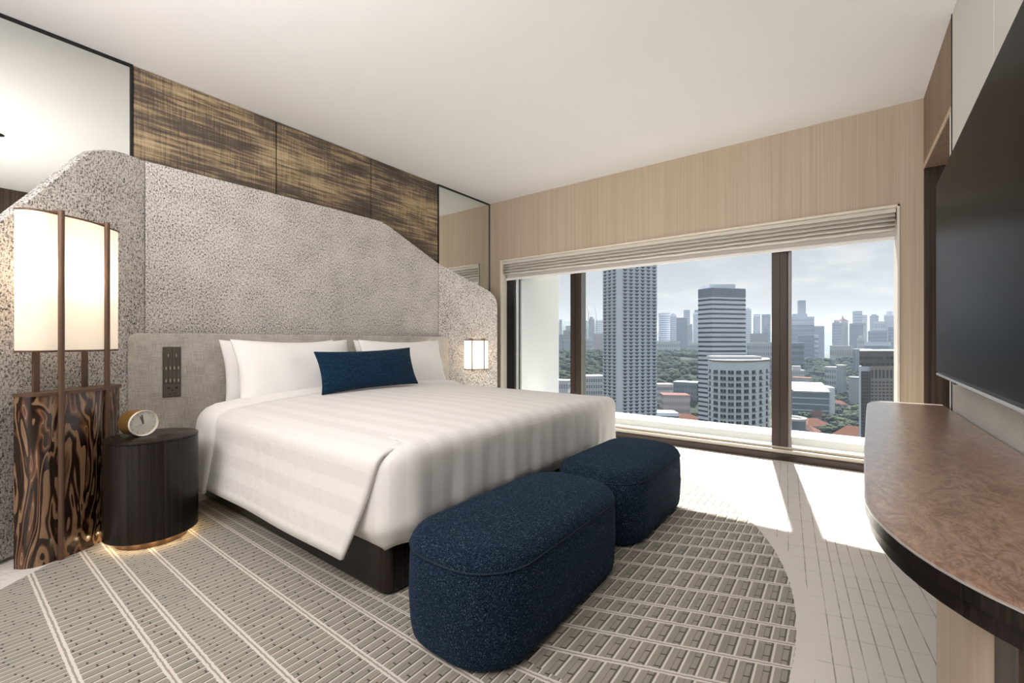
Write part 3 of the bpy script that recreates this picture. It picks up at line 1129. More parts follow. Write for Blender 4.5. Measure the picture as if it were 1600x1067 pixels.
def make_pillow(name, label, cat, mat, w, h, tk, loc, lean, yaw, roll=0, group=None, ear=0.075, piping=None):
    root = thing(name, label, cat, loc, group)
    mbp = pillow_mesh(w, h, tk, ear=ear)
    mbp.v = [tuple(Vector(p) + Vector(loc)) for p in mbp.v]
    o = mbp.build('cover', mat, root, smooth=80)
    wd = o.modifiers.new('weld', 'WELD')
    wd.merge_threshold = 0.0008
    root.rotation_euler = (lean, roll, yaw)
    if piping:
        pm = MB()
        ring = []
        n = 22
        for k in range(n):
            ring.append((math.sin((k / n * 2 - 1) * PI / 2), -1))
        for k in range(n):
            ring.append((1, math.sin((k / n * 2 - 1) * PI / 2)))
        for k in range(n):
            ring.append((-math.sin((k / n * 2 - 1) * PI / 2), 1))
        for k in range(n):
            ring.append((-1, -math.sin((k / n * 2 - 1) * PI / 2)))
        pp = []
        for a, b in ring:
            pp.append(Vector((a * w / 2 * (1 - ear * (1 - b * b) * 0.9), 0, h / 2 + b * h / 2 * (1 - ear * 1.6 * (1 - a * a)))) + Vector(loc))
        for p, q in zip(pp, pp[1:] + pp[:1]):
            if (q - p).length > 1e-4:
                pm.tube(p, q, 0.0035, 6)
        pm.build('piping', piping, root, smooth=60)
    return root


make_pillow('pillow', 'white pillow at the back on the near side, against the linen headboard', 'pillow', M['cotton'], 0.81, 0.47, 0.14, (1.55, 3.185, 0.545), math.radians(-11), 0.0, 0, 'white pillows on the bed')
make_pillow('pillow', 'large white pillow in front on the near side of the bed', 'pillow', M['cotton'], 0.83, 0.475, 0.18, (1.575, 2.995, 0.555), math.radians(-17), 0.0, 0, 'white pillows on the bed')
make_pillow('pillow', 'white pillow at the back on the window side, against the linen headboard', 'pillow', M['cotton'], 0.86, 0.47, 0.14, (2.57, 3.185, 0.545), math.radians(-11), 0.0, 0, 'white pillows on the bed')
make_pillow('pillow', 'white pillow in front on the window side, partly behind the blue cushion', 'pillow', M['cotton'], 0.88, 0.475, 0.18, (2.53, 2.995, 0.555), math.radians(-17), 0.0, 0, 'white pillows on the bed')
make_pillow('lumbar_cushion', 'oblong dark blue lumbar cushion leaning on the white pillows', 'cushion', M['teal'], 0.78, 0.30, 0.13, (1.965, 2.74, 0.65), math.radians(-20), math.radians(-4), math.radians(-1.5), None, 0.06, M['teal'])


# ================================================================== OTTOMANS
def make_ottoman(x0, x1, label):
    y0, y1 = 0.765, 1.235
    cx, cy = (x0 + x1) / 2, (y0 + y1) / 2
    root = thing('ottoman', label, 'ottoman', (cx, cy, 0), 'navy ottomans at the foot of the bed')
    R = 0.19
    rings = []
    for k, (z, ins) in enumerate(((0.012, 0.02), (0.03, 0.006), (0.06, 0.0), (0.16, -0.006), (0.26, -0.003), (0.305, 0.0), (0.312, 0.006))):
        rings.append([(x, y, z) for x, y in rrect(x0 + ins, x1 - ins, y0 + ins, y1 - ins, R - ins, 10)])
    MB().loft(rings).build('body', M['navy'], root, smooth=50)
    rings = []
    for k in range(9):
        q = k / 8
        a = q * PI / 2
        ins = 0.075 * (1 - math.cos(a))
        rings.append([(x, y, 0.314 + 0.052 * math.sin(a)) for x, y in rrect(x0 + ins, x1 - ins, y0 + ins, y1 - ins, max(0.02, R - ins), 10)])
    last = rings[-1]
    for k in range(1, 9):
        q = k / 9
        rings.append([(cx + (p[0] - cx) * (1 - q), cy + (p[1] - cy) * (1 - q), 0.366 + 0.016 * (1 - (1 - q) ** 2)) for p in last])
    MB().loft(rings).build('cushion_top', M['navy'], root, smooth=60)
    ring = [Vector((x, y, 0.3125)) for x, y in rrect(x0 - 0.001, x1 + 0.001, y0 - 0.001, y1 + 0.001, R, 10)]
    pm = MB()
    for p, q in zip(ring, ring[1:] + ring[:1]):
        if (q - p).length > 1e-4:
            pm.tube(p, q, 0.0032, 6)
    pm.build('piping', M['navy_piping'], root, smooth=60)
    MB().prism([(x, y, 0.0) for x, y in rrect(x0 + 0.05, x1 - 0.05, y0 + 0.05, y1 - 0.05, 0.14)], (0, 0, 0.016)).build('foot_plinth', M['black_metal'], root)
    return root


make_ottoman(0.935, 1.885, 'navy blue boucle ottoman nearest the camera at the bed foot')
make_ottoman(1.945, 2.835, 'navy blue boucle ottoman farther back, nearer the window')

# ================================================================== NEAR-SIDE LAMP
LO = WL                                          # frame of the left wing: s along AL, d into the room


def wl_pt(s, d, z):
    return WL + AL * s + NL * d + Vector((0, 0, z))


S_A, S_B = 0.345, 0.787                          # the lamp's two ends along the wing
lc = wl_pt((S_A + S_B) / 2, 0.16, 0)
lamp = thing('floor_lamp', 'tall floor lamp with white shade, bronze posts and figured wood plinth', 'lamp', lc)


def bow(s0, s1, d0, d1, r, bul=0.02, n=10):
    """plan of the lamp: straight back, rounded bowed front"""
    pts = [(s0, d0), (s0, d1 - r)]
    for k in range(1, n + 1):
        a = PI - PI / 2 * k / n
        pts.append((s0 + r + r * math.cos(a), d1 - r + r * math.sin(a)))
    for k in range(1, 8):
        q = k / 8
        pts.append((s0 + r + (s1 - s0 - 2 * r) * q, d1 + bul * math.sin(PI * q)))
    for k in range(0, n + 1):
        a = PI / 2 - PI / 2 * k / n
        pts.append((s1 - r + r * math.cos(a), d1 - r + r * math.sin(a)))
    pts.append((s1, d0))
    return pts


plan = bow(S_A, S_B, 0.10, 0.200, 0.07, 0.034)
MB().loft([[wl_pt(s, d, z) for s, d in plan] for z in (0.0, 0.752)]).build('plinth', M['zebra'], lamp, smooth=35)
planT = bow(S_A - 0.004, S_B + 0.004, 0.098, 0.209, 0.072, 0.035)
MB().loft([[wl_pt(s, d, z) for s, d in planT] for z in (0.752, 0.766)]).build('plinth_cap', M['brown_metal'], lamp, smooth=35)
planS = bow(S_A + 0.004, S_B - 0.002, 0.10, 0.195, 0.07, 0.03)
ringS = [[wl_pt(s, d, z) for s, d in planS] for z in (0.953, 1.575)]
MB().loft(ringS, cap0=False, cap1=False).build('lamp_shade', M['shade'], lamp, smooth=35)
for z in (0.950, 1.575):
    n_ = len(planS)
    pm = MB()
    for i in range(n_):
        pm.tube(wl_pt(*planS[i], z), wl_pt(*planS[(i + 1) % n_], z), 0.0045, 6)
    pm.build('shade_rim', M['brown_metal'], lamp, smooth=60)
for s, d_ in ((0.697, 0.216), (0.488, 0.229)):
    MB().tube(wl_pt(s, d_, 0.0), wl_pt(s, d_, 1.592), 0.0115, 16).build('post', M['brown_metal'], lamp, smooth=40)
    MB().obox(wl_pt(s - 0.006, 0.14, 1.580), AL * 0.012, NL * 0.08, (0, 0, 0.010)).build('post_bracket', M['brown_metal'], lamp)
for s in (0.715, 0.492):
    MB().obox(wl_pt(s - 0.013, 0.112, 0.766), AL * 0.026, NL * 0.012, (0, 0, 0.19)).build('rear_post', M['brown_metal'], lamp, bevel=0.002)
lamp_bulbs = []
for s in (0.48, 0.65):
    b_ = MB().lathe(wl_pt(s, 0.15, 1.20), [(0.012, 0.0), (0.018, 0.02), (0.028, 0.05), (0.026, 0.075), (0.012, 0.095)], 16)
    b_.build('bulb', M['shade_small'], lamp, smooth=60)
MB().tube(wl_pt(S_A + 0.02, 0.15, 1.19), wl_pt(S_B - 0.02, 0.15, 1.19), 0.006, 8).build('bulb_bar', M['brown_metal'], lamp, smooth=40)
for s in (0.48, 0.65):
    point('lamp_light', wl_pt(s, 0.15, 1.30), 1.9, (1.0, 0.80, 0.58), 0.035)

# ------------------------------------------------------------------ drum table and clock
DC = (0.683, 2.799)
DR = 0.190
dt = thing('side_table', 'round near-black drum side table beside the bed', 'table', (DC[0], DC[1], 0))
MB().lathe((DC[0], DC[1], 0), [(DR - 0.003, 0.040), (DR, 0.043), (DR, 0.505), (DR - 0.003, 0.508)], 72).build('drum', M['black_wood'], dt, smooth=40)
MB().lathe((DC[0], DC[1], 0), [(DR - 0.002, 0.508), (DR + 0.0005, 0.5095), (DR + 0.0005, 0.517), (DR - 0.002, 0.519)], 72).build('table_top', M['black_wood'], dt, smooth=40)
MB().lathe((DC[0], DC[1], 0), [(DR - 0.045, 0.0), (DR - 0.045, 0.040)], 64).build('plinth', M['brown_metal'], dt, smooth=40)
for k in range(14):
    a = 2 * PI * k / 14
    point('plinth_strip_light', (DC[0] + (DR - 0.026) * math.cos(a), DC[1] + (DR - 0.026) * math.sin(a), 0.030), 0.075, (1.0, 0.72, 0.38), 0.006)

cd = Vector((0.24, -0.97, 0)).normalized()      # the dial faces the room
cr_ = Vector((-cd.y, cd.x, 0))
RC = 0.065
cc = Vector((0.642, 2.822, 0.519 + RC))
ck = thing('alarm_clock', 'small round brass alarm clock with pale dial on the drum table', 'clock', (cc.x, cc.y, 0.519))


def ringpts(c, r, n=40):
    return [c + cr_ * r * math.cos(2 * PI * i / n) + Vector((0, 0, r * math.sin(2 * PI * i / n))) for i in range(n)]


MB().loft([ringpts(cc - cd * 0.075, RC * 0.90), ringpts(cc - cd * 0.07, RC * 0.985), ringpts(cc + cd * 0.018, RC * 0.985), ringpts(cc + cd * 0.018, RC * 0.9)]).build('case', M['brass'], ck, smooth=35)
MB().loft([ringpts(cc + cd * 0.018, RC * 0.985), ringpts(cc + cd * 0.026, RC), ringpts(cc + cd * 0.03, RC * 0.96), ringpts(cc + cd * 0.019, RC * 0.885)], cap0=False, cap1=False).build('bezel', M['cream_ring'], ck, smooth=50)
dial = MB().loft([ringpts(cc + cd * 0.0182, RC * 0.885), ringpts(cc + cd * 0.0192, RC * 0.885)]).build('dial', M['dial'], ck)


def hand(ang, ln, w_, mat, name):
    d2 = cr_ * math.sin(ang) + Vector((0, 0, math.cos(ang)))
    s2 = cd.cross(d2)
    return MB().obox(cc + cd * 0.0200 - s2 * w_ / 2 - d2 * 0.004, s2 * w_, d2 * ln, cd * 0.001).build(name, mat, ck)


hand(math.radians(-7), 0.047, 0.0055, M['plate'], 'minute_hand')
hand(math.radians(-20), 0.042, 0.0055, M['plate'], 'hour_hand')
hand(math.radians(-110), 0.040, 0.0016, M['indicator'], 'second_hand')
for k in range(12):
    a = 2 * PI * k / 12
    d2 = cr_ * math.sin(a) + Vector((0, 0, math.cos(a)))
    s2 = cd.cross(d2)
    MB().obox(cc + cd * 0.0193 + d2 * 0.047 - s2 * 0.0010, s2 * 0.0020, d2 * 0.006, cd * 0.0006).build('hour_mark', M['plate'], dial)
MB().loft([ringpts(cc + cd * 0.0200, 0.003, 12), ringpts(cc + cd * 0.0225, 0.003, 12)]).build('hub', M['plate'], ck)


# ------------------------------------------------------------------ wall sconce on the right wing
def wr_pt(s, d, z):
    return WR + AR * s + NR * d + Vector((0, 0, z))


sc = thing('wall_sconce', 'small lit white wall sconce with bronze bars beside the window', 'lamp', wr_pt(0.40, 0.08, 0.66))
pl = [(0.275, 0.012), (0.285, 0.105), (0.345, 0.135), (0.455, 0.135), (0.515, 0.105), (0.525, 0.012)]
MB().loft([[wr_pt(s, d, z) for s, d in pl] for z in (0.702, 1.008)], cap0=False, cap1=False).build('lamp_shade', M['shade_small'], sc)
for z in (0.698, 1.008):
    pm = MB()
    for p, q in zip(pl, pl[1:] + pl[:1]):
        pm.tube(wr_pt(*p, z), wr_pt(*q, z), 0.0045, 8)
    pm.build('shade_rim', M['brown_metal'], sc, smooth=60)
for s in (0.335, 0.465):
    MB().obox(wr_pt(s - 0.005, 0.136, 0.682), AR * 0.010, NR * 0.012, (0, 0, 0.345)).build('bar', M['brown_metal'], sc, bevel=0.002)
    MB().obox(wr_pt(s - 0.005, 0.02, 1.016), AR * 0.010, NR * 0.117, (0, 0, 0.010)).build('bar_bracket', M['brown_metal'], sc)
MB().obox(wr_pt(0.29, 0.001, 0.72), AR * 0.22, NR * 0.012, (0, 0, 0.27)).build('back_plate', M['brown_metal'], sc)
point('sconce_light', wr_pt(0.40, 0.07, 0.86), 1.6, (1.0, 0.80, 0.58), 0.03)

# ================================================================== TELEVISION AND CONSOLE
tvc = Vector((2.28, -0.385, 1.32))
tv = thing('television', 'very large black flat television on the ribbed white wall', 'television', (2.28, -0.40, 0.83))
P0 = Vector((3.14, -0.392, 0.833))
P1 = Vector((1.41, -0.340, 0.833))
ta = (P1 - P0)
tn = Vector((ta.y, -ta.x, 0)).normalized()
if tn.y < 0:
    tn = -tn
up = Vector((0, 0, 0.975))
MB().obox(P0 - tn * 0.034, ta, tn * 0.030, up).build('casing', M['black_metal'], tv, bevel=0.003)
tb = ta.normalized()
MB().obox(P0 + tb * 0.006 - tn * 0.004 + Vector((0, 0, 0.012)), tb * (ta.length - 0.012), tn * 0.0045, up * ((0.975 - 0.018) / 0.975)).build('screen', M['screen'], tv)
MB().obox(P0 - tn * 0.030 - Vector((0, 0, 0.012)), ta, tn * 0.030, (0, 0, 0.0115)).build('bottom_trim', M['silver'], tv, bevel=0.002)
MB().obox(P0 + tb * 0.5 - tn * 0.02 - Vector((0, 0, 0.020)), tb * 0.05, tn * 0.018, (0, 0, 0.0085)).build('sensor', M['black_metal'], tv)
MB().obox(P0 + tb * 0.62 - tn * 0.0345, tb * 0.5, -tn * 0.022, (0, 0, 0.45)).build('wall_bracket', M['black_metal'], tv).location.z += 0.25

ZD = 0.645
ds = thing('console_desk', 'long wall console with polished burl top and black rounded edge', 'desk', (2.1, -0.25, 0))


def desk_plan(ins=0.0):
    yb, yf, x0, x1 = YT + 0.016, -0.042 - ins, 0.815 + ins, 3.36 - ins
    pts = [(x1, yb), (x0, yb)]
    # near end: broad elliptical corner
    for k in range(0, 15):
        a = PI + -PI / 2 * k / 14
        pts.append((x0 + 0.46 + 0.46 * math.cos(a), yf - 0.26 + 0.26 * math.sin(a)))
    for x, y in ((1.55, -0.050), (1.85, -0.060), (2.2, -0.074), (2.55, -0.088), (2.9, -0.102)):
        pts.append((x, y - ins))
    for k in range(0, 11):
        a = PI / 2 - PI / 2 * k / 10
        pts.append((x1 - 0.20 + 0.20 * math.cos(a), -0.115 - ins - 0.10 + 0.10 * math.sin(a)))
    return pts


MB().prism([(x, y, ZD - 0.005) for x, y in desk_plan(0.003)], (0, 0, 0.005)).build('burl_top', M['burl'], ds)
MB().prism([(x, y, ZD - 0.030) for x, y in desk_plan(0.0)], (0, 0, 0.0245)).build('edge_band', M['black_wood'], ds, smooth=30)
MB().prism([(x, y, ZD - 0.062) for x, y in desk_plan(0.008)], (0, 0, 0.0295)).build('under_band', M['black_wood'], ds, smooth=30)
MB().prism([(x, y, ZD - 0.0065) for x, y in desk_plan(-0.0008)], (0, 0, 0.002)).build('edge_inlay', M['silver'], ds)
for x0, x1 in ((1.06, 1.44), (2.75, 3.10)):
    pp = [(x1, -0.443), (x0, -0.443)]
    for k in range(9):
        a = PI - PI / 2 * k / 8
        pp.append((x0 + 0.06 + 0.06 * math.cos(a), -0.24 + 0.06 * math.sin(a)))
    pp += [(x1, -0.18)]
    MB().prism([(x, y, 0) for x, y in pp], (0, 0, ZD - 0.063)).build('pedestal', M['pale_wood'], ds, smooth=30)
MB().box(0.92, 1.055, -0.443, -0.20, 0, ZD - 0.063).build('dark_carcass', M['dark_wood'], ds, bevel=0.006)
#CITY#
# ================================================================== THE CITY OUTSIDE
GZ = -99.0
FW = Vector((CS, SN, 0))                         # the way the window looks, levelled
RT = Vector((SN, -CS, 0))
LAND = []
name_for_tree = {}
FOOT = []                                        # building footprints, kept free of trees
struct(MB().box(25, 9000, -6000, 7500, GZ - 4, GZ).build('ground', M['ground']))


def gnd(u, v):
    d = (EYE - GZ) * FPX / (v - 533.5)
    return at(u, v, d), d


def ridge(name, u0, u1, D, tops, mat):
    n = len(tops)
    g = []
    for k in range(n):
        u = u0 + (u1 - u0) * k / (n - 1)
        p = at(u, tops[k], D)
        q = at(u, 533.5, D * 0.86)
        r = at(u, 533.5, D * 1.2)
        g.append([(q.x, q.y, GZ), ((p.x + q.x) / 2, (p.y + q.y) / 2, GZ + (p.z - GZ) * 0.7), tuple(p), (r.x, r.y, GZ)])
    return struct(MB().grid(g).build(name, mat, smooth=60))


ridge('hill_1', 640, 960, 3600, [512, 505, 503, 501, 500, 501, 499, 501, 503, 500, 504, 506], M['hill'])
ridge('hill_2', 960, 1640, 5200, [512, 514, 515, 513, 516, 517, 514, 512, 510, 513, 516, 514, 512, 515, 513], M['hill'])


def slabs(mb, o, a, b, W, D_, z0, z1, nf, frac, out=0.25):
    """window bands on all four sides of a block with corner o"""
    fh = (z1 - z0) / nf
    for k in range(nf):
        z = z0 + fh * (k + 0.5 - frac / 2)
        mb.obox(o + Vector((0, 0, z)) - a * out - b * out, a * (W + 2 * out), b * (D_ + 2 * out), (0, 0, fh * frac))


def cells(mb, o, a, b, W, D_, z0, z1, nf, nc, fx, fz, out=0.3):
    fh = (z1 - z0) / nf
    for axis, ln, org in ((a, W, o - b * out), (b, D_, o - a * out), (b, D_, o + a * W)):
        n = max(2, int(round(nc * ln / W)))
        cw = ln / n
        nrm = b * out if axis is a else a * out
        for k in range(nf):
            for c in range(n):
                mb.obox(org + axis * (cw * (c + 0.5 - fx / 2)) + Vector((0, 0, z0 + fh * (k + 0.5 - fz / 2))), axis * cw * fx, nrm, (0, 0, fh * fz))


def fins(mb, o, a, b, W, D_, z0, z1, nc, fx, out=0.3):
    for axis, ln, org in ((a, W, o - b * out), (b, D_, o - a * out), (b, D_, o + a * W)):
        n = max(2, int(round(nc * ln / W)))
        cw = ln / n
        nrm = b * out if axis is a else a * out
        for c in range(n):
            mb.obox(org + axis * (cw * (c + 0.5 - fx / 2)) + Vector((0, 0, z0)), axis * cw * fx, nrm, (0, 0, z1 - z0))


def block(label, cat, u0, u1, vt, D, wall, win, style, nf, nc=5, yaw=0.35, dep=None, roof=None, cap=None, name='office_tower', low=None, fx=0.55, fz=0.5):
    """a building of real size: box body, window relief on its sides, roof plant"""
    top = at((u0 + u1) / 2, vt, D)
    mid = Vector((top.x, top.y, 0))
    fw = mid.normalized()
    rt = Vector((fw.y, -fw.x, 0))
    Wp = (u1 - u0) / FPX * D * fw.dot(FW)
    dep = dep or Wp * 0.7
    sy, cy = math.sin(abs(yaw)), math.cos(yaw)
    W = max(Wp * 0.35, (Wp - dep * sy) / cy)
    a = rt * math.cos(yaw) + fw * math.sin(yaw)
    b = fw * math.cos(yaw) - rt * math.sin(yaw)
    o = mid - a * W / 2
    if yaw > 0:
        o += rt * (dep * sy / 2)
    else:
        o -= rt * (dep * sy / 2)
    z0 = GZ if low is None else low
    H = top.z - z0
    root = thing({'tower': 'city_tower', 'building': 'city_building', 'hall': 'low_hall'}[cat], label, cat, (mid.x, mid.y, z0))
    o0 = Vector((o.x, o.y, 0))
    MB().obox(o0 + Vector((0, 0, z0)), a * W, b * dep, (0, 0, H)).build('body', M[wall], root)
    w = MB()
    zt = top.z - H * 0.03
    zb = z0 + H * 0.06
    if style == 'bands':
        slabs(w, o0, a, b, W, dep, zb, zt, nf, fz)
    elif style == 'grid':
        cells(w, o0, a, b, W, dep, zb, zt, nf, nc, fx, fz)
    else:
        fins(w, o0, a, b, W, dep, zb, zt, nc, fx)
    w.build('windows', M[win], root)['kind'] = 'stuff'
    if roof:
        h = roof * D / FPX
        MB().obox(o0 + a * W * 0.2 + b * dep * 0.2 + Vector((0, 0, top.z)), a * W * 0.55, b * dep * 0.55, (0, 0, h)).build('roof_plant', M[cap or wall], root)
    elif cap:
        MB().obox(o0 - a * 0.6 - b * 0.6 + Vector((0, 0, top.z)), a * (W + 1.2), b * (dep + 1.2), (0, 0, 0.9 * D / FPX)).build('roof_slab', M[cap], root)
    FOOT.append((mid.x + b.x * dep / 2, mid.y + b.y * dep / 2, max(W, dep) * 0.66))
    LAND.append((mid.x, mid.y, name_for_tree.get(label)))
    return root


B = block
# --- far left of the view
B('slim white tower standing before the dark hill, left of the narrow window post', 'tower', 873.5, 878, 499, 1750, 'white_wall', 'grey_wall', 'grid', 24, 2, 0.2)
B('blue grey apartment slab lowest at the left edge of the skyline', 'building', 862, 880, 523, 1500, 'blue_grey', 'grey_wall', 'grid', 14, 6, 0.25)
B('pale pink stepped apartment block left of the narrow window post', 'building', 880, 900, 516, 1350, 'pink_wall', 'grey_wall', 'grid', 16, 7, -0.2, roof=7, cap='white_wall')
B('white cream block in front of the pink stepped block', 'building', 879, 893, 531, 1200, 'white_wall', 'grey_wall', 'fins', 8, 7, 0.15)
B('tall beige residential tower under the construction cranes', 'tower', 919, 929, 498, 1900, 'pink_wall', 'grey_wall', 'fins', 10, 4, 0.2, roof=3)
B('grey residential tower just right of the narrow window post', 'tower', 907, 918, 501, 2100, 'grey_wall', 'pale_concrete', 'grid', 20, 4, 0.3)
B('pale tower beside the balcony tower, behind the orange block', 'tower', 930, 944, 500, 2300, 'pale_concrete', 'grey_wall', 'grid', 18, 4, 0.2)
B('orange tinted block low beside the tall balcony tower', 'building', 928, 946, 521, 1500, 'pink_wall', 'beige_wall', 'grid', 12, 6, 0.2)
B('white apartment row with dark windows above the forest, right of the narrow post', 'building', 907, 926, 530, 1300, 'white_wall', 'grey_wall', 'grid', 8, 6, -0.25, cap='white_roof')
# --- between the balcony tower and the striped tower
B('pale blue banded office tower right beside the balcony tower', 'tower', 1029, 1046.5, 490, 1800, 'pale_concrete', 'blue_glass', 'bands', 22, 5, 0.2, cap='grey_wall', fz=0.4)
B('grey gridded tower second from the balcony tower', 'tower', 1047, 1057, 492, 1750, 'pale_concrete', 'blue_glass', 'grid', 24, 5, 0.25, roof=2.5)
B('blue glass tower in the middle of the skyline group', 'tower', 1057, 1074, 497, 1600, 'blue_glass', 'blue_grey', 'fins', 10, 9, -0.25, cap='beige_wall')
B('tallest slate tower behind the blue glass tower', 'tower', 1068, 1078, 484, 2400, 'blue_grey', 'dark_glass', 'grid', 22, 4, 0.25)
B('thin pale tower right of the blue glass tower', 'tower', 1074, 1082, 506, 1700, 'white_wall', 'grey_wall', 'fins', 10, 5, 0.2)
B('pale tower with dark crown next to the striped tower', 'tower', 1083, 1094, 488, 2000, 'pale_concrete', 'blue_grey', 'fins', 10, 6, -0.2, roof=4, cap='blue_grey')
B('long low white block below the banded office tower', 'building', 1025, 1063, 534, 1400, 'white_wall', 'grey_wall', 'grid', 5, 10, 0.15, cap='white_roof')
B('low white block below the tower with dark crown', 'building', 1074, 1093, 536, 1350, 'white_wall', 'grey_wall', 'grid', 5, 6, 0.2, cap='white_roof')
# --- right of the striped tower
B('pale tower touching the right side of the striped tower', 'tower', 1162, 1174, 483, 1700, 'pale_concrete', 'grey_wall', 'grid', 24, 5, 0.3, roof=2)
B('pale blue tower second right of the striped tower', 'tower', 1177, 1188, 492, 2000, 'pale_concrete', 'blue_grey', 'fins', 12, 6, 0.25, cap='grey_wall')
B('slate tower nearest the wide window post on its left', 'tower', 1190, 1204, 491, 1800, 'blue_grey', 'dark_glass', 'grid', 22, 5, -0.25)
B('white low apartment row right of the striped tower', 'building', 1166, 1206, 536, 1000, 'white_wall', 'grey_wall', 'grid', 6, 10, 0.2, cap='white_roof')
B('beige mid rise behind the white apartment row', 'building', 1172, 1200, 521, 1300, 'beige_wall', 'grey_wall', 'grid', 8, 7, -0.2)
# --- right of the wide post
B('lone dark tower rising above the skyline in the right pane', 'tower', 1246, 1259, 470, 2600, 'blue_grey', 'dark_glass', 'fins', 14, 7, 0.25, cap='grey_wall')
B('stepped dark podium block at the foot of the lone dark tower', 'building', 1228, 1272, 495, 2300, 'blue_grey', 'dark_glass', 'bands', 10, 6, 0.15, roof=5)
B('glass office block with bright slanted roof edge in the right pane', 'building', 1226, 1272, 507, 1600, 'blue_glass', 'blue_grey', 'bands', 9, 6, 0.2, cap='white_roof', fz=0.3)
B('grey block just right of the slanted roof office', 'building', 1266, 1288, 510, 1700, 'grey_wall', 'blue_grey', 'fins', 8, 7, 0.25, cap='pale_concrete')
B('blue glass block with pale rim over the tree tops', 'building', 1247, 1279, 524, 1250, 'blue_glass', 'blue_grey', 'grid', 8, 8, -0.3, cap='pale_concrete')
B('dark flat slab beside the wide window post above the trees', 'building', 1224, 1256, 536, 950, 'blue_grey', 'dark_glass', 'bands', 7, 6, 0.25, cap='pale_concrete')
B('slate block left of the tower with pagoda roof', 'tower', 1300, 1315, 504, 1800, 'blue_grey', 'dark_glass', 'grid', 14, 6, 0.2, roof=4)
B('dark blue office slab with a taller block behind it', 'tower', 1327, 1353, 505, 1700, 'blue_grey', 'dark_glass', 'fins', 12, 10, -0.25)
B('taller grey block behind the dark blue office slab', 'tower', 1332, 1347, 487, 2100, 'grey_wall', 'blue_glass', 'bands', 16, 5, 0.2, cap='dark_glass')
B('pinkish narrow tower right of the dark blue office slab', 'tower', 1347, 1355, 492, 2300, 'pink_wall', 'grey_wall', 'grid', 18, 4, 0.25)
B('slate tower behind the white framed block', 'tower', 1359, 1373, 493, 2200, 'blue_grey', 'grey_wall', 'grid', 18, 5, -0.2, roof=2)
B('white framed block among the far towers', 'building', 1365, 1383, 502, 1900, 'white_wall', 'blue_grey', 'grid', 6, 4, 0.2, fx=0.7, fz=0.7)
B('wide blue mid rise in front of the white framed block', 'building', 1356, 1386, 517, 1500, 'blue_grey', 'dark_glass', 'grid', 10, 9, 0.2)
B('pale stepped tower beside the right window edge', 'tower', 1381, 1400, 491, 1900, 'pale_concrete', 'blue_grey', 'fins', 16, 8, -0.25, roof=5)
B('slate glass block lowest at the right window edge', 'building', 1388, 1410, 511, 1500, 'blue_grey', 'dark_glass', 'grid', 12, 6, 0.25, roof=4, cap='white_wall')
B('small white domed building in front of the dark blue slab', 'building', 1339, 1350.5, 528, 1250, 'white_wall', 'grey_wall', 'grid', 6, 4, 0.2, roof=4, cap='white_roof')
B('long white hall with orange roof line above the trees', 'hall', 1296, 1334, 541, 1050, 'white_wall', 'beige_wall', 'grid', 3, 9, 0.15, cap='pink_wall')
B('round edged pale mall roof right of the white hall', 'hall', 1350, 1392, 535, 1100, 'pale_concrete', 'blue_grey', 'bands', 4, 8, -0.15, cap='white_roof')
B('flat glass annex between the white hall and the brown tower', 'hall', 1332, 1362, 546, 900, 'teal_glass', 'grey_wall', 'fins', 3, 8, 0.2, cap='pale_concrete')
# pagoda-roofed tower
pg = B('white tower with small brown pagoda roof', 'tower', 1314, 1325, 502, 1750, 'white_wall', 'grey_wall', 'fins', 10, 6, 0.2)
pc = at(1319.5, 502, 1760)
pc += FW * 10
MB().loft([[pc + RT * x * q + FW * y * q + Vector((0, 0, h)) for x, y in ((-16, -14), (16, -14), (16, 14), (-16, 14))] for q, h in ((1.05, 0), (0.45, 8), (0.12, 13), (0.03, 24))]).build('pagoda_roof', M['rust_roof'], pg)

# --- middle distance
B('white flat roofed building behind the balcony tower at the forest foot', 'building', 905, 945, 588, 640, 'white_wall', 'teal_glass', 'grid', 5, 9, 0.25, cap='white_roof')
B('low white house row under the forest, left of the narrow window post', 'building', 858, 892, 595, 560, 'white_wall', 'grey_wall', 'grid', 4, 8, -0.2, cap='white_roof')
B('wide white school with red tiled roof inside the park', 'building', 1042, 1094, 566, 900, 'white_wall', 'grey_wall', 'grid', 3, 14, 0.12, cap='rust_roof')
B('white flat roofed block right of the balcony tower', 'building', 1020, 1052, 601, 620, 'white_wall', 'grey_wall', 'bands', 4, 6, 0.3, cap='pink_wall')
B('dark curved market hall left of the striped tower', 'hall', 1052, 1094, 598, 640, 'teal_glass', 'dark_glass', 'grid', 4, 8, -0.2, cap='grey_wall')
B('long pink roofed shophouse row left of the striped tower', 'building', 1030, 1078, 618, 560, 'beige_wall', 'white_wall', 'grid', 3, 14, 0.2, cap='rust_roof')
B('white gallery with grey deck below the shophouse row', 'building', 1014, 1060, 646, 470, 'pale_concrete', 'dark_glass', 'bands', 3, 6, 0.25, cap='grey_wall')
B('white villa complex beside the wide window post', 'building', 1231, 1258, 578, 800, 'white_wall', 'grey_wall', 'grid', 5, 7, 0.25, roof=6, cap='white_roof')
B('pink roofed annex in front of the white villa complex', 'building', 1236, 1270, 591, 690, 'white_wall', 'grey_wall', 'grid', 4, 8, -0.25, cap='terracotta')
B('white square apartment block among the trees in the right pane', 'building', 1289, 1310, 574, 760, 'white_wall', 'teal_glass', 'grid', 5, 5, 0.2, cap='white_roof')
B('taller white block joined to the square apartment block', 'building', 1307, 1322, 571, 740, 'white_wall', 'grey_wall', 'fins', 5, 4, -0.35, cap='white_roof')
B('low white roof pavilion left of the brown tower', 'hall', 1326, 1350, 590, 680, 'teal_glass', 'white_wall', 'fins', 2, 8, 0.3, cap='white_roof')

